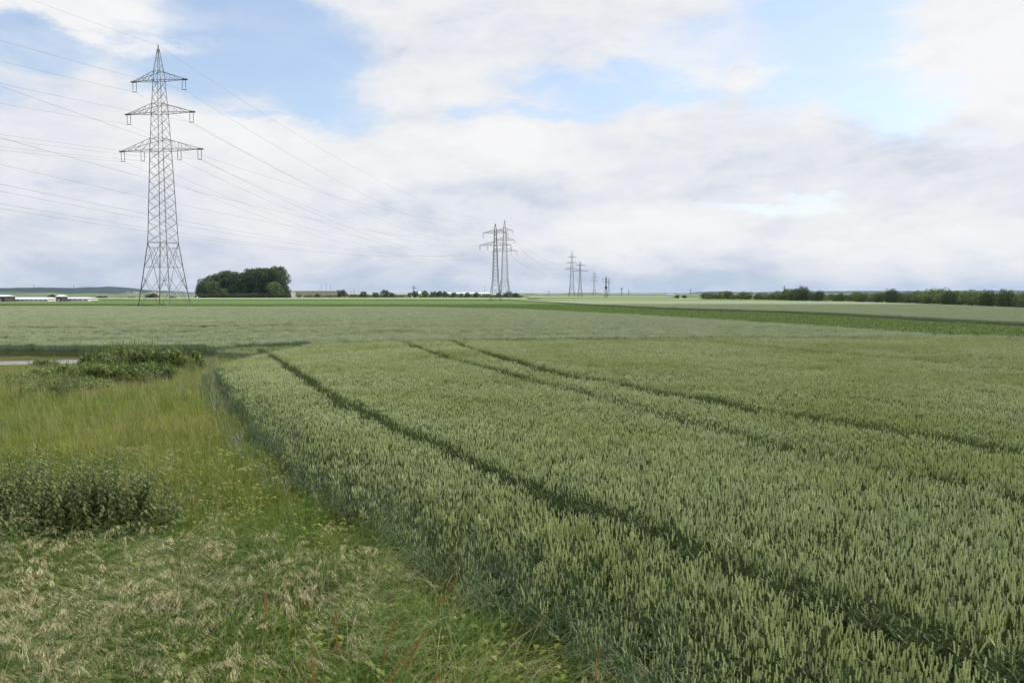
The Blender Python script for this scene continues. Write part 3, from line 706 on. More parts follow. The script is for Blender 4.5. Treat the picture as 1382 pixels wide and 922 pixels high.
def leaf(mb, p, a, l, w, droop, m, t):
    c, s = math.cos(a), math.sin(a); p = Vector(p)
    q1 = p + Vector((c * l * .35, s * l * .35, .02 * (1 - droop))); q2 = p + Vector((c * l * .7, s * l * .7, -l * .2 * droop)); q3 = p + Vector((c * l, s * l, -l * .55 * droop))
    sd = Vector((-s, c, 0)); up = Vector((0, 0, w * .18))
    vs = [p, q1 - sd * w * .5 + up, q1, q1 + sd * w * .5 + up, q2 - sd * w * .38 + up * .7, q2, q2 + sd * w * .38 + up * .7, q3]
    mb.add(vs, [(0, 2, 1), (0, 3, 2), (1, 2, 5, 4), (2, 3, 6, 5), (4, 5, 7), (5, 6, 7)], m, t)
def leafy_clump(name, label, cat, group, loc, rx, ry, n, h, mleaf, mstem, seed, lsize=.075, flowers=None, step=.055):
    t = empty(name, (loc[0], loc[1], zf(*loc))); tag(t, label, cat, group)
    rnd = random.Random(seed); st = MB(); lf = MB(); fl = MB()
    for i in range(n):
        r = math.sqrt(rnd.random()); a = rnd.uniform(0, 6.28); x, y = rx * r * math.cos(a), ry * r * math.sin(a)
        hh = h * rnd.uniform(.5, 1.12) * (1 - .18 * r * r); la = rnd.uniform(0, 6.28); ln = rnd.uniform(.02, .42) * hh
        pts = [(x + math.cos(la) * ln * f * f, y + math.sin(la) * ln * f * f, hh * f) for f in (0, .35, .7, 1)]
        st.tube(pts, [.005, .004, .003, .001], 3, 0, rnd.random())
        z = .12 * hh; k = 0; tone = rnd.uniform(-.2, .2)
        while z < hh:
            f = z / hh; cx, cy = x + math.cos(la) * ln * f * f, y + math.sin(la) * ln * f * f
            for b in range(2):
                an = k * 1.57 + b * math.pi + rnd.uniform(-.9, .9); L_ = lsize * (1.25 - .75 * f) * rnd.uniform(.8, 1.3)
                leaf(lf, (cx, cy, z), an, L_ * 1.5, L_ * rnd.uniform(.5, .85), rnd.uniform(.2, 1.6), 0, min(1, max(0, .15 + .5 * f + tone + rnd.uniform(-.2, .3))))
            z += step * rnd.uniform(.8, 1.2) * (1.3 - .6 * f); k += 1
        if flowers and rnd.random() < .6:
            for q in range(14):
                a2 = rnd.uniform(0, 6.28); rr = rnd.uniform(0, .05)
                px, py, pz = pts[-1][0] + rr * math.cos(a2), pts[-1][1] + rr * math.sin(a2), hh + .02 - rr * .2
                fl.ribbon([(px - .008, py, pz), (px + .008, py, pz + .003)], [.016, .016], (0, 1, 0), 0, rnd.random())
    st.obj('stems', mstem, t)['kind'] = 'stuff'; lf.obj('foliage', mleaf, t)['kind'] = 'stuff'
    if flowers and fl.f: fl.obj('flowers', flowers, t)['kind'] = 'stuff'
    return t
g = 'nettle clumps in the verge at the left edge'
nl = [(20, 668, 70, 1.04, 'tall dark nettle clump at the left edge of the verge'),
      (68, 690, 60, .92, 'dark nettle clump second from the left edge, in front of its neighbours'),
      (105, 672, 60, 1.02, 'dense dark nettle clump in the middle of the nettle patch'),
      (150, 680, 65, 1.0, 'dark nettle clump right of the middle of the nettle patch'),
      (192, 688, 50, .86, 'lower nettle clump ending the nettle patch on the right'),
      (-45, 675, 60, 1.05, 'nettle clump cut by the left edge of the picture')]
for i, (px, py, n, h, lb) in enumerate(nl):
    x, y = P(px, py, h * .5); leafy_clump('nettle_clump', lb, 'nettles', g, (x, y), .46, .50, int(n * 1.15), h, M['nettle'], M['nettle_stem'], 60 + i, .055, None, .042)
g = 'tall weeds along the road'
wl = [(130, 489, 1.0, .75, 60, 'nettle', 'dark leafy weed clump closing off the visible road'),
      (160, 482, 1.1, .8, 70, 'nettle', 'tall dark weed clump behind the verge, left of the middle of its row'),
      (190, 482, 1.2, .8, 70, 'nettle', 'tallest dark weed clump in the middle of the roadside row'),
      (222, 484, 1.05, .8, 70, 'nettle', 'bushy dark weed clump near the left corner of the wheat'),
      (250, 487, .9, .7, 60, 'weed', 'brighter green weed clump touching the left corner of the wheat'),
      (104, 502, .65, .9, 60, 'weed', 'mid green weed clump in front of the road'),
      (70, 507, .5, .9, 60, 'weed', 'low spreading weed clump below the road, second from left'),
      (38, 512, .42, .9, 60, 'weed', 'low mid green weed clump just below the bare road'),
      (5, 514, .4, .9, 50, 'weed', 'low weed clump below the road at the left edge'),
      (145, 504, .8, .8, 50, 'weed', 'mid green weeds in front of the dark roadside clumps'),
      (178, 505, .75, .9, 50, 'weed', 'pale green weeds in front of the tallest roadside clump'),
      (212, 503, .7, .8, 50, 'weed', 'low pale weeds in front of the bushy clump by the wheat'),
      (120, 518, .45, 1.0, 50, 'weed', 'low spreading weeds on the near side of the roadside strip'),
      (85, 522, .35, 1.0, 50, 'nettle', 'lowest dark weeds at the near side of the roadside strip'),
      (60, 490, .5, .7, 40, 'weed', 'small weed clump at the near edge of the bare road')]
for i, (px, py, h, r, n, mm, lb) in enumerate(wl):
    x, y = P(px, py + 3, h * .5); t = empty('weed_clump', (x, y, zf(x, y))); tag(t, lb, 'weeds', g); rw = random.Random(i + 900)
    lm = [(0, 0, h * .4, r * .6, r * .5, h * .42)] + [(rw.uniform(-1, 1) * r * .8, rw.uniform(-1, 1) * r * .6, h * rw.uniform(.2, .85), r * rw.uniform(.14, .3), r * rw.uniform(.14, .3), h * rw.uniform(.15, .3)) for _ in range(16)]
    o = bpy.data.objects.new('foliage', crown_mesh('foliage', 900 + i, lm, 5200, .062, M['weed_dk' if mm == 'nettle' else 'weed'])); C.objects.link(o); o.parent = t; o['kind'] = 'stuff'
    st = MB()
    for q in range(40):
        a = rw.uniform(-1, 1) * r * .9; b = rw.uniform(-1, 1) * r * .7; hh = h * rw.uniform(.7, 1.3)
        st.ribbon([(a, b, 0), (a + .05, b, hh * .6), (a + rw.uniform(-.1, .15), b, hh)], [.012, .01, .02], (1, 0, 0), 0, rw.random())
        for u in range(7):
            zz = hh * rw.uniform(.55, 1); leaf(st, (a + .05 * zz, b, zz), rw.uniform(0, 6.28), rw.uniform(.05, .1), .035, rw.uniform(.2, 1.2), 0, rw.random())
    st.obj('stems', M['weed'], t)['kind'] = 'stuff'
g = 'pale flowering plants by the road'
ul = [(72, 480, 'pale yellow flowering plant left of the dark weeds, beyond the road'), (98, 484, 'cream flowered plant standing in front of the road bend'), (118, 478, 'tall cream flowered plant beside the dark roadside weeds'),
      (135, 474, 'yellowish flower heads rising over the road edge'), (86, 497, 'pale flowered plant among the weeds below the road'), (30, 500, 'pale flowered plant near the left edge below the road'), (258, 478, 'cream flowered plant at the corner of the wheat')]
for i, (px, py, lb) in enumerate(ul):
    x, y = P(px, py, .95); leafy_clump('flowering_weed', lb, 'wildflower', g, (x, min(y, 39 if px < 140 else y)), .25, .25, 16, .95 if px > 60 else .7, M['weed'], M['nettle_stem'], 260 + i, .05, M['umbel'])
# dock: rust brown seed stalks
def dock(px, py_top, py_base, lean, h, lb):
    x, y = P(px, py_base, 0); t = empty('dock_plant', (x, y, zf(x, y))); tag(t, lb, 'dock plant', 'rust brown dock stalks in the foreground')
    rnd = random.Random(int(px)); st = MB(); sd = MB(); lv = MB()
    pts = [(lean * h * f * f, .05 * f, h * f) for f in np.linspace(0, 1, 7)]
    st.tube(pts, [.006, .0055, .005, .0045, .004, .003, .002], 5, 0, .5)
    for i in range(150):
        f = rnd.uniform(.45, 1.0); k = min(5, int(f * 6)); g_ = f * 6 - k; p = Vector(pts[k]).lerp(Vector(pts[k + 1]), g_)
        a = rnd.uniform(0, 6.28); r = rnd.uniform(.002, .036) * (1.15 - .8 * f)
        q = p + Vector((math.cos(a) * r, math.sin(a) * r, rnd.uniform(-.01, .01))); b = rnd.uniform(0, 6.28)
        sd.ribbon([q, q + Vector((0, 0, .007)), q + Vector((0, 0, .013))], [.002, .009, .001], (math.cos(b), math.sin(b), 0), 0, rnd.random())
    for i in range(5):
        leaf(lv, pts[1], rnd.uniform(0, 6.28), rnd.uniform(.15, .25), .04, 1.2, 0, rnd.random())
    st.obj('stem', M['rust_stem'], t); sd.obj('seed_head', M['rust'], t); lv.obj('leaf', M['weed'], t)
dock(422, 860, 985, -.02, .62, 'upright rust brown dock stalk at the bottom edge, left of the leaning ones')
dock(356, 785, 905, .03, .60, 'leftmost upright rust dock stalk in the lodged grass')
dock(456, 812, 930, -.03, .58, 'thin dull brown dock stalk behind the bottom edge one')
dock(572, 785, 890, .42, .66, 'tall dock stalk leaning right towards the edge of the wheat')
dock(512, 832, 945, .22, .60, 'dock stalk leaning slightly right in the lower middle of the verge')
dock(540, 850, 955, .35, .56, 'curved dock stalk just right of the slightly leaning one')
dock(502, 880, 1010, .35, .58, 'dock stalk leaning right at the very bottom edge')
dock(566, 902, 1020, .25, .52, 'short dock stalk cut by the bottom edge')
dock(800, 870, 985, .10, .55, 'reddish dock stalk standing where the verge meets the wheat')

# ------------------------------------------------------------------ trees
def lumps_for(seed, w, h, base, k):
    r = random.Random(seed); out = [(0, 0, base + (h - base) * .5, w * .36, w * .36, (h - base) * .42)]
    for i in range(k):
        a = i * 2.4 + r.uniform(-.3, .3); f = (i + .5) / k; zz = base + (h - base) * (.15 + .75 * f); env = math.sin(math.pi * min(.92, .18 + .72 * f)) ** .6
        rr = w * .5 * env * r.uniform(.45, .95); s = w * r.uniform(.12, .23)
        out.append((rr * math.cos(a), rr * math.sin(a), min(zz, h - s * .8), s, s, s * .85))
    return out
def trunk_mb(h, r0, w, seed):
    r = random.Random(seed); mb = MB(); mb.tube([(0, 0, -.2), (.03 * h, 0, h * .35), (0, .02 * h, h * .8)], [r0, r0 * .75, r0 * .25], 7)
    for i in range(6):
        a = i * 1.1 + r.random(); z = h * (.25 + .09 * i); l = w * r.uniform(.25, .4)
        mb.tube([(0, 0, z), (l * .5 * math.cos(a), l * .5 * math.sin(a), z + l * .4), (l * math.cos(a), l * math.sin(a), z + l * .65)], [r0 * .4, r0 * .25, r0 * .08], 5)
    return mb
tree_lib = {}
def tree_kind(key, w, h, base, k, n, ls, m, seed):
    tree_lib[key] = (crown_mesh('crown', seed, lumps_for(seed, w, h, base, k), n, ls, m), trunk_mb(h, h * .018, w, seed).mesh('trunk', [M['bark']]))
def place_tree(key, name, label, cat, x, y, s=1, rz=None, group=None, sz=None):
    t = empty(name, (x, y, zf(x, y)), random.uniform(0, 6.28) if rz is None else rz); tag(t, label, cat, group); t.scale = (s, s, sz or s)
    for nm, me in zip(('crown', 'trunk'), tree_lib[key]):
        o = bpy.data.objects.new(nm, me); C.objects.link(o); o.parent = t
    return t
tree_kind('oakA', 15, 19, .8, 24, 7500, .50, M['oak'], 1)
tree_kind('oakB', 13, 20, .8, 26, 7500, .48, M['oak'], 2)
tree_kind('oakC', 14, 17, .2, 22, 7000, .48, M['oak'], 3)
tree_kind('limeA', 11, 12, .3, 16, 3800, .48, M['lime'], 4)
tree_kind('roundA', 7, 6.5, .3, 12, 1400, .42, M['oak'], 5)
tree_kind('roundB', 6, 6, .2, 12, 1300, .42, M['lime'], 6)
for i in range(5): tree_kind('bush%d' % i, 5.2 + .5 * i, 4.2 + .25 * (i % 3), .0, 13, 2600, .19, M['hedge'], 20 + i)
tree_kind('footbush', 6.5, 4.2, .0, 13, 2600, .26, M['oak'], 44)
tree_kind('hedgetree', 7, 6.6, .3, 18, 3800, .22, M['oak'], 33)
# copse
g = 'trees of the copse behind the pylon'
def gx_(px, Y): return XZ(px, 400, Y)[0]
copse = [('oakC', 279, 500, .80, 'dark tree closing the copse on its left'), ('oakC', 292, 508, .95, 'second dark tree from the left in the copse'), ('oakB', 305, 512, .93, 'dark tall tree left of the middle of the copse'),
         ('oakC', 322, 506, 1.0, 'broad dark tree just left of the notch in the copse'), ('oakB', 338, 512, 1.0, 'tall dark tree in the middle of the copse'),
         ('oakA', 352, 506, 1.05, 'broad dark tree right of the middle of the copse'), ('oakB', 364, 510, 1.03, 'dense dark tree second from the right in the copse'), ('oakB', 376, 505, 1.07, 'tallest tree ending the copse on its right'),
         ('oakC', 312, 520, 1.08, 'dark tree at the back of the copse, left half'), ('oakC', 345, 522, 1.2, 'dark tree at the back of the copse, right half'),
         ('limeA', 287, 492, .98, 'lighter olive green tree in front of the left of the copse'), ('limeA', 370, 491, .92, 'lighter green round tree in front of the right of the copse'), ('limeA', 300, 495, .6, 'small light tree low in the left of the copse'),
         ('oakC', 272, 504, .55, 'small dark tree at the left foot of the copse'), ('oakC', 384, 500, .50, 'small dark tree at the right foot of the copse')]
for k, px, Y, s, lb in copse: place_tree(k, 'broadleaf_tree', lb, 'tree', gx_(px, Y), Y, s, None, g)
for i, px in enumerate([272, 280, 289, 298, 307, 316, 325, 334, 343, 352, 361, 370, 379, 388]):
    place_tree('footbush', 'shrub', ('first', 'second', 'third', 'fourth', 'fifth', 'sixth', 'seventh', 'eighth', 'ninth', 'tenth', 'eleventh', 'twelfth', 'thirteenth', 'fourteenth')[i] + ' low dark shrub from the left at the foot of the copse', 'shrub', gx_(px, 486), 486, .85, None, 'low shrubs along the foot of the copse')
# row of small trees in front of the works
row = [(461, 391.5, 14, 'roundA', 'dark round tree right of the long pink warehouse'), (478, 397, 10, 'bush1', 'low bush between two dark round trees right of the warehouse'), (490.5, 393.5, 11, 'roundA', 'dark round tree below the works chimneys'),
       (507, 395, 10, 'roundB', 'pale green tree between two dark round trees'), (520, 391.5, 12, 'roundA', 'largest dark round tree left of the small pylon'), (529, 395, 8, 'roundA', 'small dark tree touching the largest round tree'),
       (553, 395, 6, 'roundA', 'narrow dark tree left of the small pylon foot'), (560.5, 393, 9, 'roundA', 'dark round tree at the foot of the small pylon'), (574, 392.5, 9, 'roundB', 'green tree just right of the small pylon'),
       (585, 393.5, 9, 'roundA', 'dark tree starting the dense group left of the tall pylons'), (593, 393, 10, 'roundA', 'dark tree in the middle of the dense group'), (600.5, 393.5, 8, 'roundA', 'dark tree ending the dense group on its right'),
       (612, 395, 8, 'roundB', 'green tree right of the dense dark group'), (622, 396, 6, 'roundB', 'small green tree in front of the white hall'), (631, 395, 7, 'roundB', 'green tree in front of the middle of the white hall'), (642.5, 394.5, 8, 'roundA', 'dark tree at the right end of the white hall'),
       (658, 397, 9, 'bush2', 'low bush left of the feet of the tall pylons'), (673, 395.5, 8, 'roundA', 'dark tree between the feet of the two tall pylons'), (686, 394, 13, 'roundA', 'broad dark tree right behind the tall pylon feet'), (697, 395.5, 9, 'roundB', 'green tree ending the row right of the tall pylons'),
       (404, 397.5, 7, 'bush0', 'small bush in front of the left end of the warehouse'), (428, 396.5, 7, 'roundA', 'small dark tree in front of the right end of the warehouse')]
for px, top, w, k, lb in row:
    Y = 640 + random.uniform(-20, 20); x, zt = XZ(px, top, Y); hh = {'roundA': 6.5, 'roundB': 6.0}.get(k, 4.4); ww = {'roundA': 7.0, 'roundB': 6.0}.get(k, 5.5)
    place_tree(k, 'small_tree' if k[0] == 'r' else 'shrub', lb, 'tree' if k[0] == 'r' else 'shrub', x, Y, w * Y / 1074 / ww * 1.05, None, 'small trees in a row on the horizon', zt / hh * 1.05)
for px0, px1, n in ((470, 500, 7), (500, 548, 10), (566, 590, 5), (604, 662, 13), (410, 458, 9), (662, 705, 9)):
    for i in range(n):
        px = px0 + (px1 - px0) * (i + .5) / n; Y = 655 + random.uniform(-8, 8)
        ordn = ('first', 'second', 'third', 'fourth', 'fifth', 'sixth', 'seventh', 'eighth', 'ninth', 'tenth', 'eleventh', 'twelfth', 'thirteenth')[i]
        where = {470: 'between the first dark round tree and the works', 500: 'left of the small wide armed pylon', 566: 'just right of the small wide armed pylon', 604: 'in front of the long white hall', 410: 'in front of the pinkish warehouse', 662: 'around the feet of the tall central pylons'}[px0]
        place_tree('bush%d' % (i % 5), 'shrub', '%s low shrub from the left %s' % (ordn, where), 'shrub', gx_(px, Y), Y, .9, None, 'low shrubs between the small trees on the horizon', .5)
# left side trees by the greenhouses
for px, top, w, lb in ((70, 397.5, 12, 'dark tree between the two white greenhouses'), (124, 400, 8, 'dark bush right of the white greenhouses'), (138, 399.5, 15, 'broad dark bush group between greenhouses and pylon'), (163, 401, 9, 'low green bush left of the pylon'), (178, 400.5, 14, 'low wide green bush next to the pylon foot'), (205, 396.5, 18, 'dark bush seen through the pylon legs'), (233, 400, 10, 'low bush right of the pylon legs')):
    Y = 400 if px < 100 else 520; x, zt = XZ(px, top, Y)
    place_tree('roundB' if px in (163, 178) else 'roundA', 'small_tree', lb, 'tree', x, Y, w * Y / 1074 / 7, None, 'small trees left of the copse', max(zt, 1) / 6.3)
# hedge on the right
hl = [P(1480, 417, .4), P(1382, 413.6, .4), P(1260, 409, .4), P(1140, 405.8, .4), P(1040, 404.4, .4), P(945, 403.6, .4)]
hl = [np.array(p) for p in hl]
cum = [0]
for a, b in zip(hl[:-1], hl[1:]): cum.append(cum[-1] + np.linalg.norm(b - a))
def along(s):
    for i in range(len(hl) - 1):
        if s <= cum[i + 1]: t = (s - cum[i]) / (cum[i + 1] - cum[i]); return hl[i] + (hl[i + 1] - hl[i]) * t
    return hl[-1]
s_ = 0; k_ = 0
rr = random.Random(77)
hedge_shrubs = []
while s_ < cum[-1]:
    p = along(s_); x, y = p + np.array([rr.uniform(.5, 3), rr.uniform(-1, 1)])
    px = 691 + x / y * 1074; sc = rr.uniform(.72, 1.08)
    if 1060 < px < 1092: sc *= 1.28
    if px < 1035: sc *= 1.12
    if True:
        ob = place_tree('bush%d' % (k_ % 5), 'hedge_shrub', 'bushy mid green shrub in the long hedge on the right', 'shrub', x, y, sc, None, 'shrubs of the long hedge on the right', sc * rr.uniform(.75, 1.15) * (.9 if px < 1300 else .8)); hedge_shrubs.append((px, ob))
    s_ += rr.uniform(2.0, 3.4) * (1 if y < 260 else 1.3); k_ += 1
for px, top, lb in ((1062, 389, 'taller dark tree starting the raised part of the hedge'), (1075, 388.5, 'dark tree beside the tallest of the hedge'), (1084, 385.5, 'tallest dark tree of the right hand hedge'), (1050, 392, 'dark tree at the left of the raised hedge part'), (1106, 391.5, 'green tree right of the tallest hedge trees'),
                    (1204, 389, 'broad tree in the hedge about half way to the right edge'), (1334, 390.5, 'dark tree standing out of the hedge towards the right edge'), (1358, 389.5, 'loose topped dark tree near the right end of the hedge'), (1282, 391, 'green tree between the raised trees of the right hedge'), (982, 392.5, 'round green tree at the far left part of the hedge'), (1003, 393, 'small green tree near the far end of the hedge')):
    Y = np.interp(px, [940, 1040, 1140, 1260, 1382], [520, 395, 285, 190, 147]); x, zt = XZ(px, top, Y)
    place_tree('hedgetree', 'hedge_tree', lb, 'tree', x, Y, zt / 6.6 * .95, None, 'taller trees in the hedge on the right', zt / 6.6)
marks = [(982, 'the round green tree at its far end'), (1062, 'the dark tree starting the raised hedge'), (1084, 'the tallest dark hedge tree'), (1106, 'the green tree after the tallest ones'), (1204, 'the broad tree half way along'), (1282, 'the lone green hedge tree'), (1334, 'the dark tree near the right edge'), (1382, 'the right edge of the picture')]
num = ['first', 'second', 'third', 'fourth', 'fifth', 'sixth', 'seventh', 'eighth', 'ninth', 'tenth', 'eleventh', 'twelfth', 'thirteenth', 'fourteenth', 'fifteenth', 'sixteenth', 'seventeenth', 'eighteenth', 'nineteenth', 'twentieth']
cells = {}
for px, ob in hedge_shrubs:
    mk = min(marks, key=lambda q: abs(q[0] - px)); cells.setdefault((mk, px < mk[0]), []).append((abs(px - mk[0]), ob))
for (mk, left), lst in cells.items():
    for q, (_, ob) in enumerate(sorted(lst, key=lambda e: e[0])):
        ob['label'] = 'hedge shrub, %s %s of %s' % (num[min(q, 19)], 'left' if left else 'right', mk[1])
for px, lb in ((914, 'small dark bush left of the far end of the hedge'), (924, 'small dark bush between the hedge end and its lone neighbour')):
    x, zt = XZ(px, 398, 520); place_tree('roundA', 'shrub', lb, 'shrub', x, 520, .45, None, None, max(zt, 1.5) / 6.5)

# ------------------------------------------------------------------ pylons
bar_me = MB(); bar_me.box(-.5, .5, -.5, .5, 0, 1); bar_me = bar_me.mesh('bar', [M['steel']])
class Part:
    """collects bars; either one object each (sharing a mesh) or one joined mesh"""
    def __init__(s): s.bars = []
    def bar(s, a, b, t): s.bars.append((Vector(a), Vector(b), t))
    def singles(s, name, parent):
        for a, b, t in s.bars:
            o = bpy.data.objects.new(name, bar_me); C.objects.link(o); o.parent = parent
            o.rotation_mode = 'QUATERNION'; o.rotation_quaternion = (b - a).to_track_quat('Z', 'Y'); o.location = a; o.scale = (t, t, (b - a).length)
    def joined(s, name, parent, m, kind=None):
        mb = MB()
        for a, b, t in s.bars: mb.tube([a, b], t * .7071, 4, cap=True)
        o = mb.obj(name, m, parent)
        if kind: o['kind'] = kind
        return o
def prof(z, table):
    return float(np.interp(z, [a for a, _ in table], [b for _, b in table]))
def corner(k, w): return ((-1, -1), (1, -1), (1, 1), (-1, 1))[k][0] * w / 2, ((-1, -1), (1, -1), (1, 1), (-1, 1))[k][1] * w / 2
def cpt(k, z, tb): x, y = corner(k % 4, prof(z, tb)); return (x, y, z)
insul_me = MB()
_p = [(0, 0, 0)]; 
def make_insul(L):
    mb = MB(); n = 12; pts = []; rs = []
    for i in range(n): 
        z = -L * .08 - L * .84 * i / n
        pts += [(0, 0, z), (0, 0, z - L * .84 / n * .45)]; rs += [.075, .035]
    mb.tube([(0, 0, 0), (0, 0, -L * .08)], .02, 5); mb.tube(pts, rs, 6); mb.tube([(0, 0, -L * .92), (0, 0, -L)], .02, 5)
    return mb.mesh('insulator', [M['insul']])
INS_A = make_insul(1.75); INS_B = make_insul(1.7)
def insulators(root, x, z, L, me, sep, name=True):
    for s in (-1, 1):
        o = bpy.data.objects.new('insulator', me); C.objects.link(o); o.parent = root; o.location = (x + s * sep / 2, 0, z)
    mb = MB(); mb.box(x - sep / 2 - .1, x + sep / 2 + .1, -.06, .06, z - L - .09, z - L + .01); mb.obj('yoke', M['steel_dk'], root)
A_TB = [(0, 6.8), (12.9, 3.9), (30.4, 2.75), (37.6, 2.15), (43.5, 1.55), (45.3, 1.3), (50, .12)]
A_ARMS = [(43.6, 1.7, 5.3, (5.3,)), (37.5, 1.7, 6.7, (6.7,)), (30.5, 2.1, 8.2, (8.2, 4.0))]
def cross_arm(z, up, half, tb, t, side):
    """one whole cross-arm on one side as (chords, lacing)"""
    ch = Part(); lc = Part(); w0 = prof(z, tb) / 2; w1 = prof(z + up, tb) / 2
    tip = Vector((side * half, 0, z))
    for s in (-1, 1):
        a = Vector((side * w0, s * w0, z)); b = Vector((side * w1, s * w1, z + up))
        tp = tip + Vector((0, s * .12, 0)); ch.bar(a, tp, t); ch.bar(b, tp + Vector((0, 0, .12)), t * .8)
        n = 4
        for i in range(1, n):
            f = i / n; p = a.lerp(tp, f); q = b.lerp(tp, f); lc.bar(p, q, t * .5)
            q2 = b.lerp(tp, (i - 1) / n); lc.bar(p, q2, t * .5)
    for i in range(0, 6):
        f = i / 6; g_ = (i + 1) / 6; A0 = Vector((side * w0, -w0, z)); A1 = Vector((side * w0, w0, z)); T0 = tip + Vector((0, -.12, 0)); T1 = tip + Vector((0, .12, 0))
        p = (A0 if i % 2 else A1).lerp(T0 if i % 2 else T1, f); q = (A1 if i % 2 else A0).lerp(T1 if i % 2 else T0, g_); lc.bar(p, q, t * .45)
    return ch, lc
def pylon_A(loc, rz, label, lod, group, tk=.58, scale=1.0):
    root = empty('electricity_pylon', loc, rz); tag(root, label, 'pylon', group); root.scale = (scale,) * 3
    tb = A_TB; legs = []; br = Part(); cb = Part()
    zs = [0, 12.9, 30.4, 37.6, 43.5, 45.3, 49.6]
    for k in range(4):
        p = Part()
        for a, b in zip(zs[:-1], zs[1:]): p.bar(cpt(k, a, tb), cpt(k, b, tb), (.24 if a < 12 else .2 if a < 30 else .16) * tk)
        p.joined('leg', root, M['steel_dk'] if k == 0 else M['steel'])  # first leg in a darker steel tone than the other three
    # lower K bays with secondary members
    lz = [1.2, 6.0, 12.9]
    for k in range(4):
        def C_(kk, z): return Vector(cpt(kk, z, tb))
        # bottom bay: knees from the feet to the middle of the first horizontal
        m1 = (C_(k, 3.6) + C_(k + 1, 3.6)) / 2
        for a_, b_, z0, z1 in ((k, k + 1, 0, 3.6),):
            br.bar(C_(a_, z0), C_(a_, z1).lerp(C_(b_, z1), .35), .1 * tk); br.bar(C_(b_, z0), C_(b_, z1).lerp(C_(a_, z1), .35), .1 * tk)
        cb.bar(C_(k, 3.6), C_(k + 1, 3.6), .11 * tk)
        for z0, z1 in ((3.6, 9.2), (6.4, 12.9)):
            pass
        br.bar(C_(k, 3.6), C_(k + 1, 12.9), .12 * tk); br.bar(C_(k + 1, 3.6), C_(k, 12.9), .12 * tk)
        # diamond members
        mid = (C_(k, 12.0) + C_(k + 1, 12.0)) / 2; lo = (C_(k, 3.6) + C_(k + 1, 3.6)) / 2
        for kk, k2 in ((k, k + 1), (k + 1, k)):
            br.bar(mid, C_(kk, 8.2), .09 * tk); br.bar(lo, C_(kk, 6.4), .09 * tk)
            br.bar(C_(kk, 5.6), C_(kk, 5.6).lerp(C_(k2, 5.6), .22), .07 * tk); br.bar(C_(kk, 10.4), C_(kk, 10.4).lerp(C_(k2, 10.4), .2), .07 * tk)
            br.bar(C_(kk, 4.6), C_(kk, 4.6).lerp(C_(k2, 5.6), .2), .07 * tk)
        cb.bar(C_(k, 8.2), C_(k + 1, 8.2), .09 * tk); cb.bar(C_(k, 12.9), C_(k + 1, 12.9), .14 * tk); cb.bar(C_(k, 11.9), C_(k + 1, 11.9), .07 * tk)
        # X panels
        levels = list(np.linspace(12.9, 30.4, 10)) + list(np.linspace(30.4, 43.6, 9))[1:]
        for a, b in zip(levels[:-1], levels[1:]):
            br.bar(C_(k, a), C_(k + 1, b), .085 * tk); br.bar(C_(k + 1, a), C_(k, b), .085 * tk)
        tl = [43.6, 45.3, 46.8, 48.2, 49.5]
        for i, (a, b) in enumerate(zip(tl[:-1], tl[1:])): br.bar(C_(k + i % 2, a), C_(k + 1 - i % 2, b), .07 * tk)
        for z in (30.5, 32.6, 37.5, 39.2, 43.6, 45.3): cb.bar(C_(k, z), C_(k + 1, z), .1 * tk)
    if lod == 0: br.singles('brace', root); cb.singles('crossbar', root)
    else: br.joined('bracing', root, M['steel'], 'stuff'); cb.joined('crossbars', root, M['steel'], 'stuff')
    pk = MB(); pk.tube([(0, 0, 49.0), (0, 0, 50.4)], .09 * tk, 5, cap=True); pk.tube([(0, 0, 49.7), (0, 0, 50.1)], .17 * tk, 6, cap=True); pk.obj('peak_cap', M['steel_dk'], root)
    for z, up, half, at in A_ARMS:
        for side in (-1, 1):
            ch, lc = cross_arm(z, up, half, tb, .15 * tk, side)
            if lod == 0:
                arm = ch.joined('cross_arm', root, M['steel']); lc.singles('lacing_bar', arm)
                mb = MB(); mb.box(side * half - .55, side * half + .55, -.2, .2, z - .12, z + .1); mb.obj('end_plate', M['steel_dk'], arm)
            else:
                for q in lc.bars: ch.bars.append(q)
                ch.joined('cross_arm', root, M['steel'])
            if lod < 2:
                for a in at: insulators(root, side * (a - .15), z - .1, 1.75, INS_A, .72)
    if lod == 0:
        ft = Part()
        for k in range(4):
            x, y, _ = cpt(k, 0, tb); mb = MB(); mb.tube([(x, y, -.4), (x, y, .35)], .45, 8, cap=True); mb.obj('footing', M['wall_grey'], root)
        # climbing rungs on one leg and a white plate
        mb = MB(); x, y, _ = cpt(0, 4, tb); mb.box(x + 2.4, x + 3.1, y - .05, y, 3.3, 3.75); mb.obj('sign_plate', M['roof_w'], root)
    return root
B_TB = [(0, 4.2), (8, 2.3), (21, 1.25), (28.5, .8), (31, .1)]
B_ARMS = [(27.3, 1.2, 5.0, (5.0,)), (22.4, 1.5, 6.4, (6.4, 3.3))]
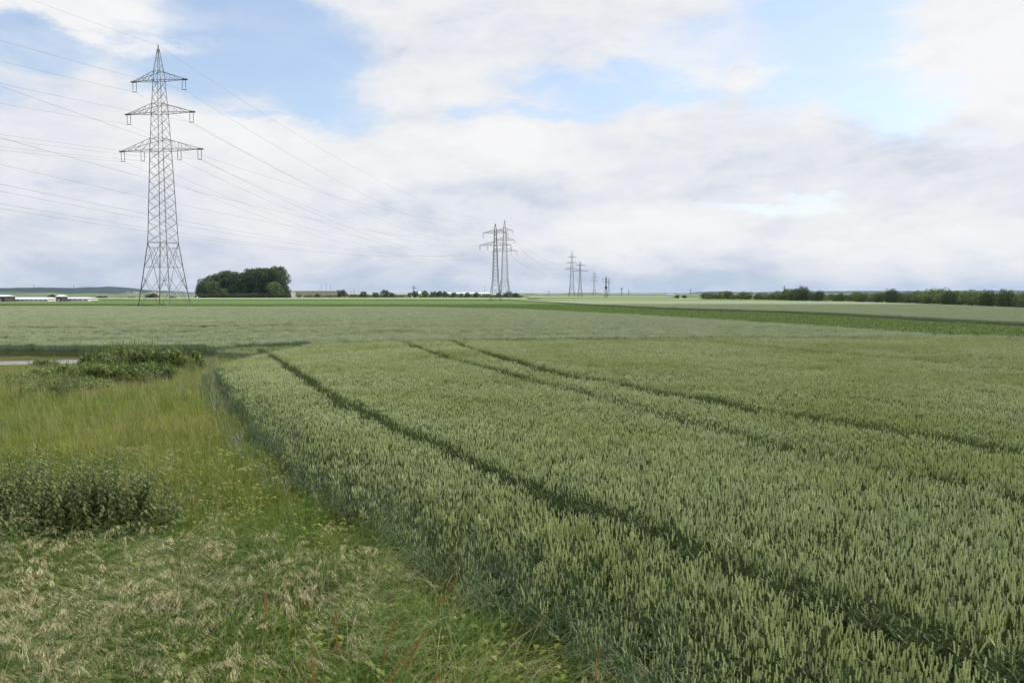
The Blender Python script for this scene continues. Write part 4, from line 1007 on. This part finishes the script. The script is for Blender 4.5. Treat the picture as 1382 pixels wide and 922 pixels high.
def pylon_B(loc, rz, label, lod, group, tk=1.0, m='steel_dk', arms=None, scale=1):
    root = empty('electricity_pylon', loc, rz); tag(root, label, 'pylon', group); root.scale = (scale,) * 3; tb = B_TB; br = Part()
    for k in range(4):
        p = Part()
        for a, b in zip([0, 8, 21, 28.5], [8, 21, 28.5, 31]): p.bar(cpt(k, a, tb), cpt(k, b, tb), .16 * tk)
        p.joined('leg', root, M[m])
        lv = [0, 3, 5.6, 8] + list(np.linspace(8, 28.5, 16))[1:]
        for a, b in zip(lv[:-1], lv[1:]):
            br.bar(cpt(k, a, tb), cpt(k + 1, b, tb), .08 * tk); br.bar(cpt(k + 1, a, tb), cpt(k, b, tb), .08 * tk)
        for z in (8, 22.4, 27.3): br.bar(cpt(k, z, tb), cpt(k + 1, z, tb), .09 * tk)
    br.joined('bracing', root, M[m], 'stuff')
    for z, up, half, at in (arms or B_ARMS):
        for side in (-1, 1):
            ch, lc = cross_arm(z, up, half, tb, .13 * tk, side); ch.bars += lc.bars; ch.joined('cross_arm', root, M[m])
            if lod < 2:
                for a in at: insulators(root, side * (a - .1), z - .08, 1.7, INS_B, .5)
    return root
TA = [(-127.5, -205), None, (-4.7, 512), (66.5, 887), (168, 1628)]
xb, _ = XZ(222.5, 412, 154); TA[1] = (xb, 154.0)
TB_ = [(-71, -55), (-6.6, 318), (58, 680), (123, 1042 + 0), (182, 1500)]
TB_ = [(-71, -55), (-6.6, 318), (58, 680), (182, 1500)]
def heading(T, i):
    a = np.array(T[max(0, i - 1)]); b = np.array(T[min(len(T) - 1, i + 1)]); d = b - a; return -math.atan2(d[0], d[1])
gA = 'tall three armed pylons of the high voltage line'; gB = 'slim two armed pylons of the second line'
pylon_A((*TA[1], 0), heading(TA, 1), 'large steel lattice pylon with three pairs of arms standing in the field on the left', 0, gA)
pylon_A((*TA[2], 0), heading(TA, 2), 'second three armed lattice pylon, right one of the close pair at the picture centre', 1, gA, .8)
pylon_A((*TA[3], 0), heading(TA, 3), 'three armed pylon right of the close pair, tallest of the distant group', 2, gA, 1.1)
pylon_A((*TA[4], 0), heading(TA, 4), 'faint far pylon right of the distant pair', 2, gA, 1.4)
pylon_B((*TB_[1], 0), heading(TB_, 1), 'slim dark two armed pylon, left one of the close pair at the picture centre', 1, gB, .72)
pylon_B((*TB_[2], 0), heading(TB_, 2), 'slim two armed pylon just right of the tallest distant pylon', 2, gB, 1.1)
pylon_B((*TB_[3], 0), heading(TB_, 3), 'small faint pylon right beside the dark mast', 2, gB, 1.6)
# other far pylons
D1 = [(22, 2.5, 9.5, (9.5,))]
def far_pylon(px, top, Y, label, kind='B', tk=2.8, arms=None):
    x, zt = XZ(px, top, Y); s = zt / (31 if kind == 'B' else 50)
    (pylon_B if kind == 'B' else pylon_A)((x, Y, 0), random.uniform(-.3, .1), label, 2, 'small pylons on the horizon', tk / s * .8, **({'arms': arms} if arms else {}), scale=s)
far_pylon(558.5, 384.5, 1300, 'small pylon with one wide pair of arms above the row of trees', arms=D1, tk=1.7)
far_pylon(741, 392.5, 2400, 'tiny pylon on the horizon left of the tallest distant pylon')
far_pylon(839, 387.5, 2300, 'tiny pylon right of the dark mast', 'B')
far_pylon(848.5, 391, 3000, 'faintest tiny pylon right of the dark mast')
far_pylon(932, 390, 2300, 'tiny pylon above the far left end of the hedge')
far_pylon(1058.5, 385, 1500, 'thin pylon rising behind the tallest hedge trees', tk=1.6)
# dark mast with switch platform
def mast():
    x, zt = XZ(818, 373, 600); root = empty('power_mast', (x, 600, 0), -.17); tag(root, 'dark narrow lattice mast with a switch box half way up', 'mast'); tb = [(0, 2.0), (zt, .5)]
    br = Part()
    for k in range(4):
        p = Part(); p.bar(cpt(k, 0, tb), cpt(k, zt - .4, tb), .2); p.joined('leg', root, M['steel_dk'])
        lv = np.linspace(0, zt - 1, 12)
        for a, b in zip(lv[:-1], lv[1:]): br.bar(cpt(k, a, tb), cpt(k + 1, b, tb), .13); br.bar(cpt(k + 1, a, tb), cpt(k, b, tb), .13)
    br.joined('bracing', root, M['steel_dk'], 'stuff')
    for z, w in ((zt - 1.9, 3.0), (zt - 4.0, 2.4)):
        mb = MB(); mb.box(-w, w, -.15, .15, z - .15, z + .1); mb.box(-w, -w + .2, -.1, .1, z, z + .7); mb.box(w - .2, w, -.1, .1, z, z + .7); mb.obj('cross_arm', M['steel_dk'], root)
    mb = MB(); mb.box(-.9, .9, -.8, .8, zt * .44, zt * .53); mb.box(-1.1, 1.1, -1, 1, zt * .43, zt * .44 - .01); mb.obj('switch_box', M['wood_dk'], root)
    mb = MB(); mb.tube([(0, 0, zt - .6), (0, 0, zt)], .16, 5, cap=True); mb.obj('peak_cap', M['steel_dk'], root)
mast()

# ------------------------------------------------------------------ power lines
def offs(T, i, a):
    h = heading(T, i); return (T[i][0] + a * math.cos(h), T[i][1] + a * math.sin(h))
def wire(T, a, z, sagk, label, group, r=.019):
    """one conductor carried over all pylons of a line"""
    pts = []; rs = []
    for i in range(len(T) - 1):
        p = offs(T, i, a); q = offs(T, i + 1, a); L_ = math.hypot(q[0] - p[0], q[1] - p[1]); sag = sagk * (L_ / 365) ** 2; sag = min(sag, z * .45); n = 44
        for k in range(n + (i == len(T) - 2)):
            t = k / n; pts.append((p[0] + (q[0] - p[0]) * t, p[1] + (q[1] - p[1]) * t, z - 4 * sag * t * (1 - t)))
            rs.append(r * (1 if pts[-1][1] < 160 else 1 + (pts[-1][1] - 160) / 700))
    mb = MB(); mb.tube(pts, rs, 4); o = mb.obj('power_line', M['wire']); tag(o, label, 'power line', group)
side = {-1: 'left', 1: 'right'}; lev = ('top', 'middle', 'lowest')
wire(TA, 0, 50.2, 9.0, 'earth wire running over the tips of the tall pylons', 'wires of the tall pylon line', .016)
for li, (z, up, half, at) in enumerate(A_ARMS):
    for s in (-1, 1):
        for j, a in enumerate(at):
            nm = '' if len(at) == 1 else (' outer' if j == 0 else ' inner')
            wire(TA, s * (a - .15), z - 1.9, 10.3, 'wire hung from the %s%s end of the %s arms of the tall pylons' % (side[s], nm, lev[li]) if not nm else 'wire hung from the%s %s side of the lowest arms of the tall pylons' % (nm, side[s]), 'wires of the tall pylon line')
wire(TB_, 0, 31.0, 8.5, 'earth wire running over the tips of the slim pylons', 'wires of the slim pylon line', .014)
for li, (z, up, half, at) in enumerate(B_ARMS):
    for s in (-1, 1):
        for j, a in enumerate(at):
            lb = 'wire on the %s end of the upper arms of the slim pylons' % side[s] if li == 0 else 'wire on the %s %s side of the lower arms of the slim pylons' % (('outer', 'inner')[j], side[s])
            wire(TB_, s * (a - .1), z - 1.85, 9.2, lb, 'wires of the slim pylon line', .015)

# ------------------------------------------------------------------ buildings
def hall(name, label, cat, px0, px1, ytop, Y, depth, mw, mr, gable=.0, wins=0, yeave=None, doors=0, base=0.0, group=None, winm='window'):
    x0 = XZ(px0, 400, Y)[0]; x1 = XZ(px1, 400, Y)[0]; zt = XZ((px0 + px1) / 2, ytop, Y)[1]; ze = zt * (1 - gable)
    t = empty(name, ((x0 + x1) / 2, Y, base)); tag(t, label, cat, group); w = (x1 - x0) / 2
    mb = MB(); mb.box(-w, w, 0, depth, 0, ze); mb.obj('wall', M[mw], t)
    mb = MB(); o = .25
    if gable > .02:
        vs = [(-w - o, -o, ze), (w + o, -o, ze), (w + o, depth + o, ze), (-w - o, depth + o, ze), (-w - o, depth / 2, zt), (w + o, depth / 2, zt)]
        vs2 = [(a, b, c + .003) for a, b, c in vs]
        mb.add(vs2, [(0, 1, 5, 4), (2, 3, 4, 5), (0, 4, 3), (1, 2, 5), (0, 3, 2, 1)])
    else: mb.box(-w - o, w + o, -o, depth + o, ze + .003, ze + .25)
    mb.obj('roof', M[mr], t)
    for i in range(wins):
        cx = -w + 2 * w * (i + .5) / wins; ww = w / wins * .62
        mb = MB(); mb.box(cx - ww, cx + ww, -.06, .02, ze * .42, ze * .74); mb.obj('window', M[winm], t)
    for i in range(doors):
        cx = -w + 2 * w * (i + .5) / doors; ww = min(2.2, w / doors * .5)
        mb = MB(); mb.box(cx - ww, cx + ww, -.05, .02, .02, ze * .55); mb.obj('door', M['metal_grey'], t)
    return t
hall('greenhouse', 'long low white greenhouse left of the dark tree at the left edge', 'greenhouse', 8, 64, 401.3, 330, 8, 'wall_w', 'roof_w', .45, 9)
hall('greenhouse', 'shorter low white greenhouse right of the small dark shed', 'greenhouse', 83, 119, 401.3, 332, 8, 'wall_w', 'roof_w', .35, 5)
hall('shed', 'dark shed with white gable roof cut by the left edge', 'shed', -12, 6, 398.2, 322, 7, 'wood_dk', 'roof_w', .22, 0, None, 1)
hall('shed', 'small dark shed with white roof between the greenhouses', 'shed', 75.5, 82, 398.2, 326, 5, 'wood_dk', 'roof_w', .25, 0, None, 1)
hall('warehouse', 'long pinkish grey warehouse right of the copse', 'warehouse', 393, 456, 393.0, 900, 40, 'wall_pink', 'wall_grey', .0, 0, None, 5)
hall('warehouse', 'low pale end building left of the pinkish warehouse', 'warehouse', 386, 393, 394.5, 880, 20, 'wall_grey', 'wall_w', .0, 0, None, 1)
hall('factory_hall', 'white hall below the chimneys right of the first round tree', 'factory', 466, 500, 396.0, 950, 40, 'wall_w', 'roof_w', .12, 6)
hall('factory_hall', 'cream white hall between the round trees left of the small pylon', 'factory', 498, 520, 397.0, 900, 30, 'wall_w', 'roof_w', .1, 4)
hall('factory_hall', 'low white hall left of the small pylon', 'factory', 528, 552, 396.6, 930, 30, 'wall_w', 'roof_w', .1, 5)
hall('house', 'white house block right at the foot of the small pylon', 'house', 564, 571, 393.8, 720, 9, 'wall_w', 'roof_w', .25, 3)
hall('factory_hall', 'long white hall behind the green trees left of the tall pylons', 'factory', 602, 662, 394.6, 900, 50, 'wall_w', 'roof_w', .25, 10)
hall('factory_hall', 'small white hall seen between the tall pylon feet', 'factory', 664, 682, 396.5, 940, 30, 'wall_w', 'roof_w', .2, 3)
hall('factory_hall', 'low white building on the horizon right of the pylon pair', 'factory', 722, 733, 397.6, 1500, 30, 'wall_w', 'roof_w', .1, 2)
hall('house', 'tiny white house left of the far end of the hedge', 'house', 900, 912, 397.3, 1200, 14, 'wall_w', 'roof_w', .2, 3)
hall('house', 'tiny pale house at the left foot of the copse', 'house', 262, 266, 397.5, 560, 8, 'wall_w', 'roof_w', .2, 1)
def silo(px, top, w, Y, lb):
    x, zt = XZ(px, top, Y); t = empty('silo', (x, Y, 0)); tag(t, lb, 'silo', 'silos and chimneys of the works'); r = w * Y / 1074 / 2
    mb = MB(); mb.tube([(0, 0, 0), (0, 0, zt * .92)], r, 12, cap=True); mb.obj('shell', M['wall_w'], t)
    mb = MB(); mb.tube([(0, 0, zt * .92 + .01), (0, 0, zt)], [r * .95, r * .25], 12, cap=True); mb.obj('cone_roof', M['metal_grey'], t)
silo(474, 391, 2.2, 1000, 'left white silo of the works'); silo(478.5, 389, 2.6, 1000, 'tall white silo in the middle of the works'); silo(484, 390.5, 2.2, 1000, 'right white silo of the works'); silo(487.5, 392.5, 1.6, 1010, 'slim short silo at the right of the works')
def chimney(px, top, w, Y, lb):
    x, zt = XZ(px, top, Y); t = empty('chimney', (x, Y, 0)); tag(t, lb, 'chimney', 'thin masts and chimneys over the warehouse'); r = w * Y / 1074 / 2
    mb = MB(); mb.tube([(0, 0, 0), (0, 0, zt)], [r, r * .7], 8, cap=True); mb.obj('shaft', M['metal_grey'], t)
    mb = MB(); mb.tube([(0, 0, zt + .01), (0, 0, zt + 1)], r * 1.1, 8, cap=True); mb.obj('rim', M['steel'], t)
chimney(434, 384, .5, 1000, 'thin mast above the left part of the warehouse'); chimney(440, 383, .5, 1000, 'thin mast in the middle above the warehouse'); chimney(446, 384.5, .5, 1000, 'thin mast above the right part of the warehouse'); chimney(654, 387, .7, 1000, 'thin chimney left of the tall pylon feet')

# ------------------------------------------------------------------ hills
def hill_mat(name, forest, field, z0, z1):
    m = bpy.data.materials.new(name); m.use_nodes = True; nt = m.node_tree; N = nt.nodes.new; L = nt.links.new
    b = nt.nodes['Principled BSDF']; b.inputs['Roughness'].default_value = .95; b.inputs['Specular IOR Level'].default_value = .1
    geo = N('ShaderNodeNewGeometry'); sx = N('ShaderNodeSeparateXYZ'); L(geo.outputs['Position'], sx.inputs[0])
    nz = N('ShaderNodeTexNoise'); nz.inputs['Scale'].default_value = .004; nz.inputs['Detail'].default_value = 5; L(geo.outputs['Position'], nz.inputs['Vector'])
    ad = N('ShaderNodeMath'); ad.operation = 'MULTIPLY_ADD'; L(nz.outputs['Fac'], ad.inputs[0]); ad.inputs[1].default_value = (z1 - z0) * 1.3; L(sx.outputs[2], ad.inputs[2])
    mr = N('ShaderNodeMapRange'); L(ad.outputs[0], mr.inputs[0]); mr.inputs['From Min'].default_value = z0 + (z1 - z0) * .9; mr.inputs['From Max'].default_value = z0 + (z1 - z0) * 1.1
    n2 = N('ShaderNodeTexNoise'); n2.inputs['Scale'].default_value = .03; n2.inputs['Detail'].default_value = 6; L(geo.outputs['Position'], n2.inputs['Vector'])
    mx = N('ShaderNodeMix'); mx.data_type = 'RGBA'; L(mr.outputs[0], mx.inputs['Factor']); mx.inputs['A'].default_value = (*field, 1); mx.inputs['B'].default_value = (*forest, 1)
    hs = N('ShaderNodeHueSaturation'); L(mx.outputs['Result'], hs.inputs['Color']); r = N('ShaderNodeMapRange'); L(n2.outputs['Fac'], r.inputs[0]); r.inputs['To Min'].default_value = .6; r.inputs['To Max'].default_value = 1.4; L(r.outputs[0], hs.inputs['Value'])
    L(hs.outputs[0], b.inputs['Base Color']); return m
M['hill'] = hill_mat('wooded_hill', (.018, .032, .02), (.14, .19, .09), 0, 24)
def hill(name, prof_px, Y, depth, m, rough=2.0, seed=0):
    xs = [XZ(p, 397, Y)[0] for p, _ in prof_px]; zs = [XZ(p, q, Y)[1] for p, q in prof_px]
    X = np.linspace(xs[0], xs[-1], 420); H = np.interp(X, xs, zs); T = np.linspace(-1, 1, 22)
    k = np.ones(9) / 9; H = np.convolve(np.pad(H, 4, 'edge'), k, 'valid')
    XX, TT = np.meshgrid(X, T); HH = np.broadcast_to(H, XX.shape); shape = np.cos(TT * math.pi / 2) ** .8
    r = np.random.default_rng(seed); bump = (vnoise(XX + 5e4, TT * depth + 5e4, 40, seed) - .5) * rough * 1.5 + r.normal(0, rough * .25, XX.shape)
    Z = HH * shape + bump * shape * (HH > 4) - .5
    YY = Y + TT * depth / 2; n, w = XX.shape; I = np.arange(n * w).reshape(n, w)
    Q = np.stack([I[:-1, :-1].ravel(), I[:-1, 1:].ravel(), I[1:, 1:].ravel(), I[1:, :-1].ravel()], 1)
    o = bpy.data.objects.new(name, np_mesh(name, np.stack([XX.ravel(), YY.ravel(), Z.ravel()], 1), Q, m)); C.objects.link(o); tag(o, kind='structure')
hill('hill', [(-400, 397), (-250, 391), (-120, 390), (0, 390), (30, 388.8), (65, 388.3), (100, 389), (112, 391.5), (125, 392), (140, 395), (170, 397.5)], 4300, 1500, M['hill'], 2.6, 1)
hill('hill', [(85, 397), (112, 392.5), (122, 388.8), (140, 387.3), (152, 387), (165, 389.5), (180, 391.3), (200, 392.5), (230, 394), (260, 395), (300, 395.5), (400, 396), (480, 397.5)], 5400, 1600, M['hill'], 3, 2)
hill('hill', [(690, 397.6), (706, 397.0), (716, 395.8), (722, 395.8), (728, 397.2)], 2600, 300, M['hill'], 1.5, 3)
hill('hill', [(740, 397.5), (755, 396.8), (764, 395.6), (785, 395.2), (812, 395.4), (816, 397.3)], 2700, 400, M['hill'], 1.6, 4)
hill('hill', [(690, 397), (780, 396.2), (860, 395.8), (940, 395.6), (948, 393.8), (965, 393.2), (990, 394.2), (1018, 395), (1022, 394.2), (1040, 394), (1100, 393.2), (1150, 392.8), (1200, 393), (1382, 392), (1700, 390)], 6500, 1800, M['hill'], 2.6, 5)
hill('hill', [(-400, 396.6), (0, 396.2), (260, 396.0), (420, 395.6), (520, 395.9), (640, 395.7), (760, 396.0), (900, 396.2), (1100, 395.8), (1400, 395), (1700, 395)], 8200, 1500, M['hill'], 2.6, 6)
hill('hill', [(-200, 397.4), (150, 397.0), (260, 397.2), (430, 397.0), (560, 397.2), (700, 397.6)], 2100, 260, M['hill'], 1.6, 7)
# village on the hillside
rv = random.Random(9)
hm = []
for mw in ('wall_w', 'wall_pink'):
    a = MB(); a.box(-9, 9, -6, 6, 0, 9); b = MB(); b.add([(-9.5, -6.5, 9.01), (9.5, -6.5, 9.01), (9.5, 6.5, 9.01), (-9.5, 6.5, 9.01), (-9.5, 0, 14), (9.5, 0, 14)], [(0, 1, 5, 4), (2, 3, 4, 5), (0, 4, 3), (1, 2, 5), (0, 3, 2, 1)])
    hm.append((a.mesh('wall', [M[mw]]), b.mesh('roof', [M['roof_red']])))
for i in range(26):
    px = rv.uniform(166, 246); Y = 4640 + rv.uniform(0, 200); x, _ = XZ(px, 394, Y); z = XZ(px, 396.0 + rv.uniform(-2.2, 1.0) + (px - 166) * .02, Y)[1]
    t = empty('village_house', (x, Y, max(0, z - 9)), rv.uniform(-.6, .6)); tag(t, 'tiny village house with a red roof on the far hillside behind the pylon', 'house', 'village houses on the far hillside'); 
    for nm, me in zip(('wall', 'roof'), hm[i % 2]):
        o = bpy.data.objects.new(nm, me); C.objects.link(o); o.parent = t
for px, top, lb in ((45.5, 383.5, 'thin radio mast on the left part of the far hill'), (99.5, 383.5, 'thin radio mast on the right part of the far hill')):
    x, zt = XZ(px, top, 4300); t = empty('radio_mast', (x, 4300, 20)); tag(t, lb, 'mast', 'radio masts on the far hill')
    mb = MB(); mb.tube([(0, 0, 0), (0, 0, zt - 20)], [1.3, .8], 4, cap=True); mb.obj('shaft', M['steel'], t); mb = MB(); mb.box(-2, 2, -2, 2, (zt - 20) * .7, (zt - 20) * .78); mb.obj('antenna_ring', M['steel'], t)

# ------------------------------------------------------------------ haze
def haze():
    mb = MB(); mb.box(-9000, 9000, -300, 13000, -3, 110); m = bpy.data.materials.new('haze_air'); m.use_nodes = True; nt = m.node_tree
    nt.nodes.remove(nt.nodes['Principled BSDF']); v = nt.nodes.new('ShaderNodeVolumePrincipled'); v.inputs['Density'].default_value = .5e-4; v.inputs['Color'].default_value = (.55, .74, 1, 1); v.inputs['Anisotropy'].default_value = .2
    nt.links.new(v.outputs[0], nt.nodes['Material Output'].inputs['Volume'])
    o = mb.obj('haze', m); tag(o, kind='stuff')
haze()
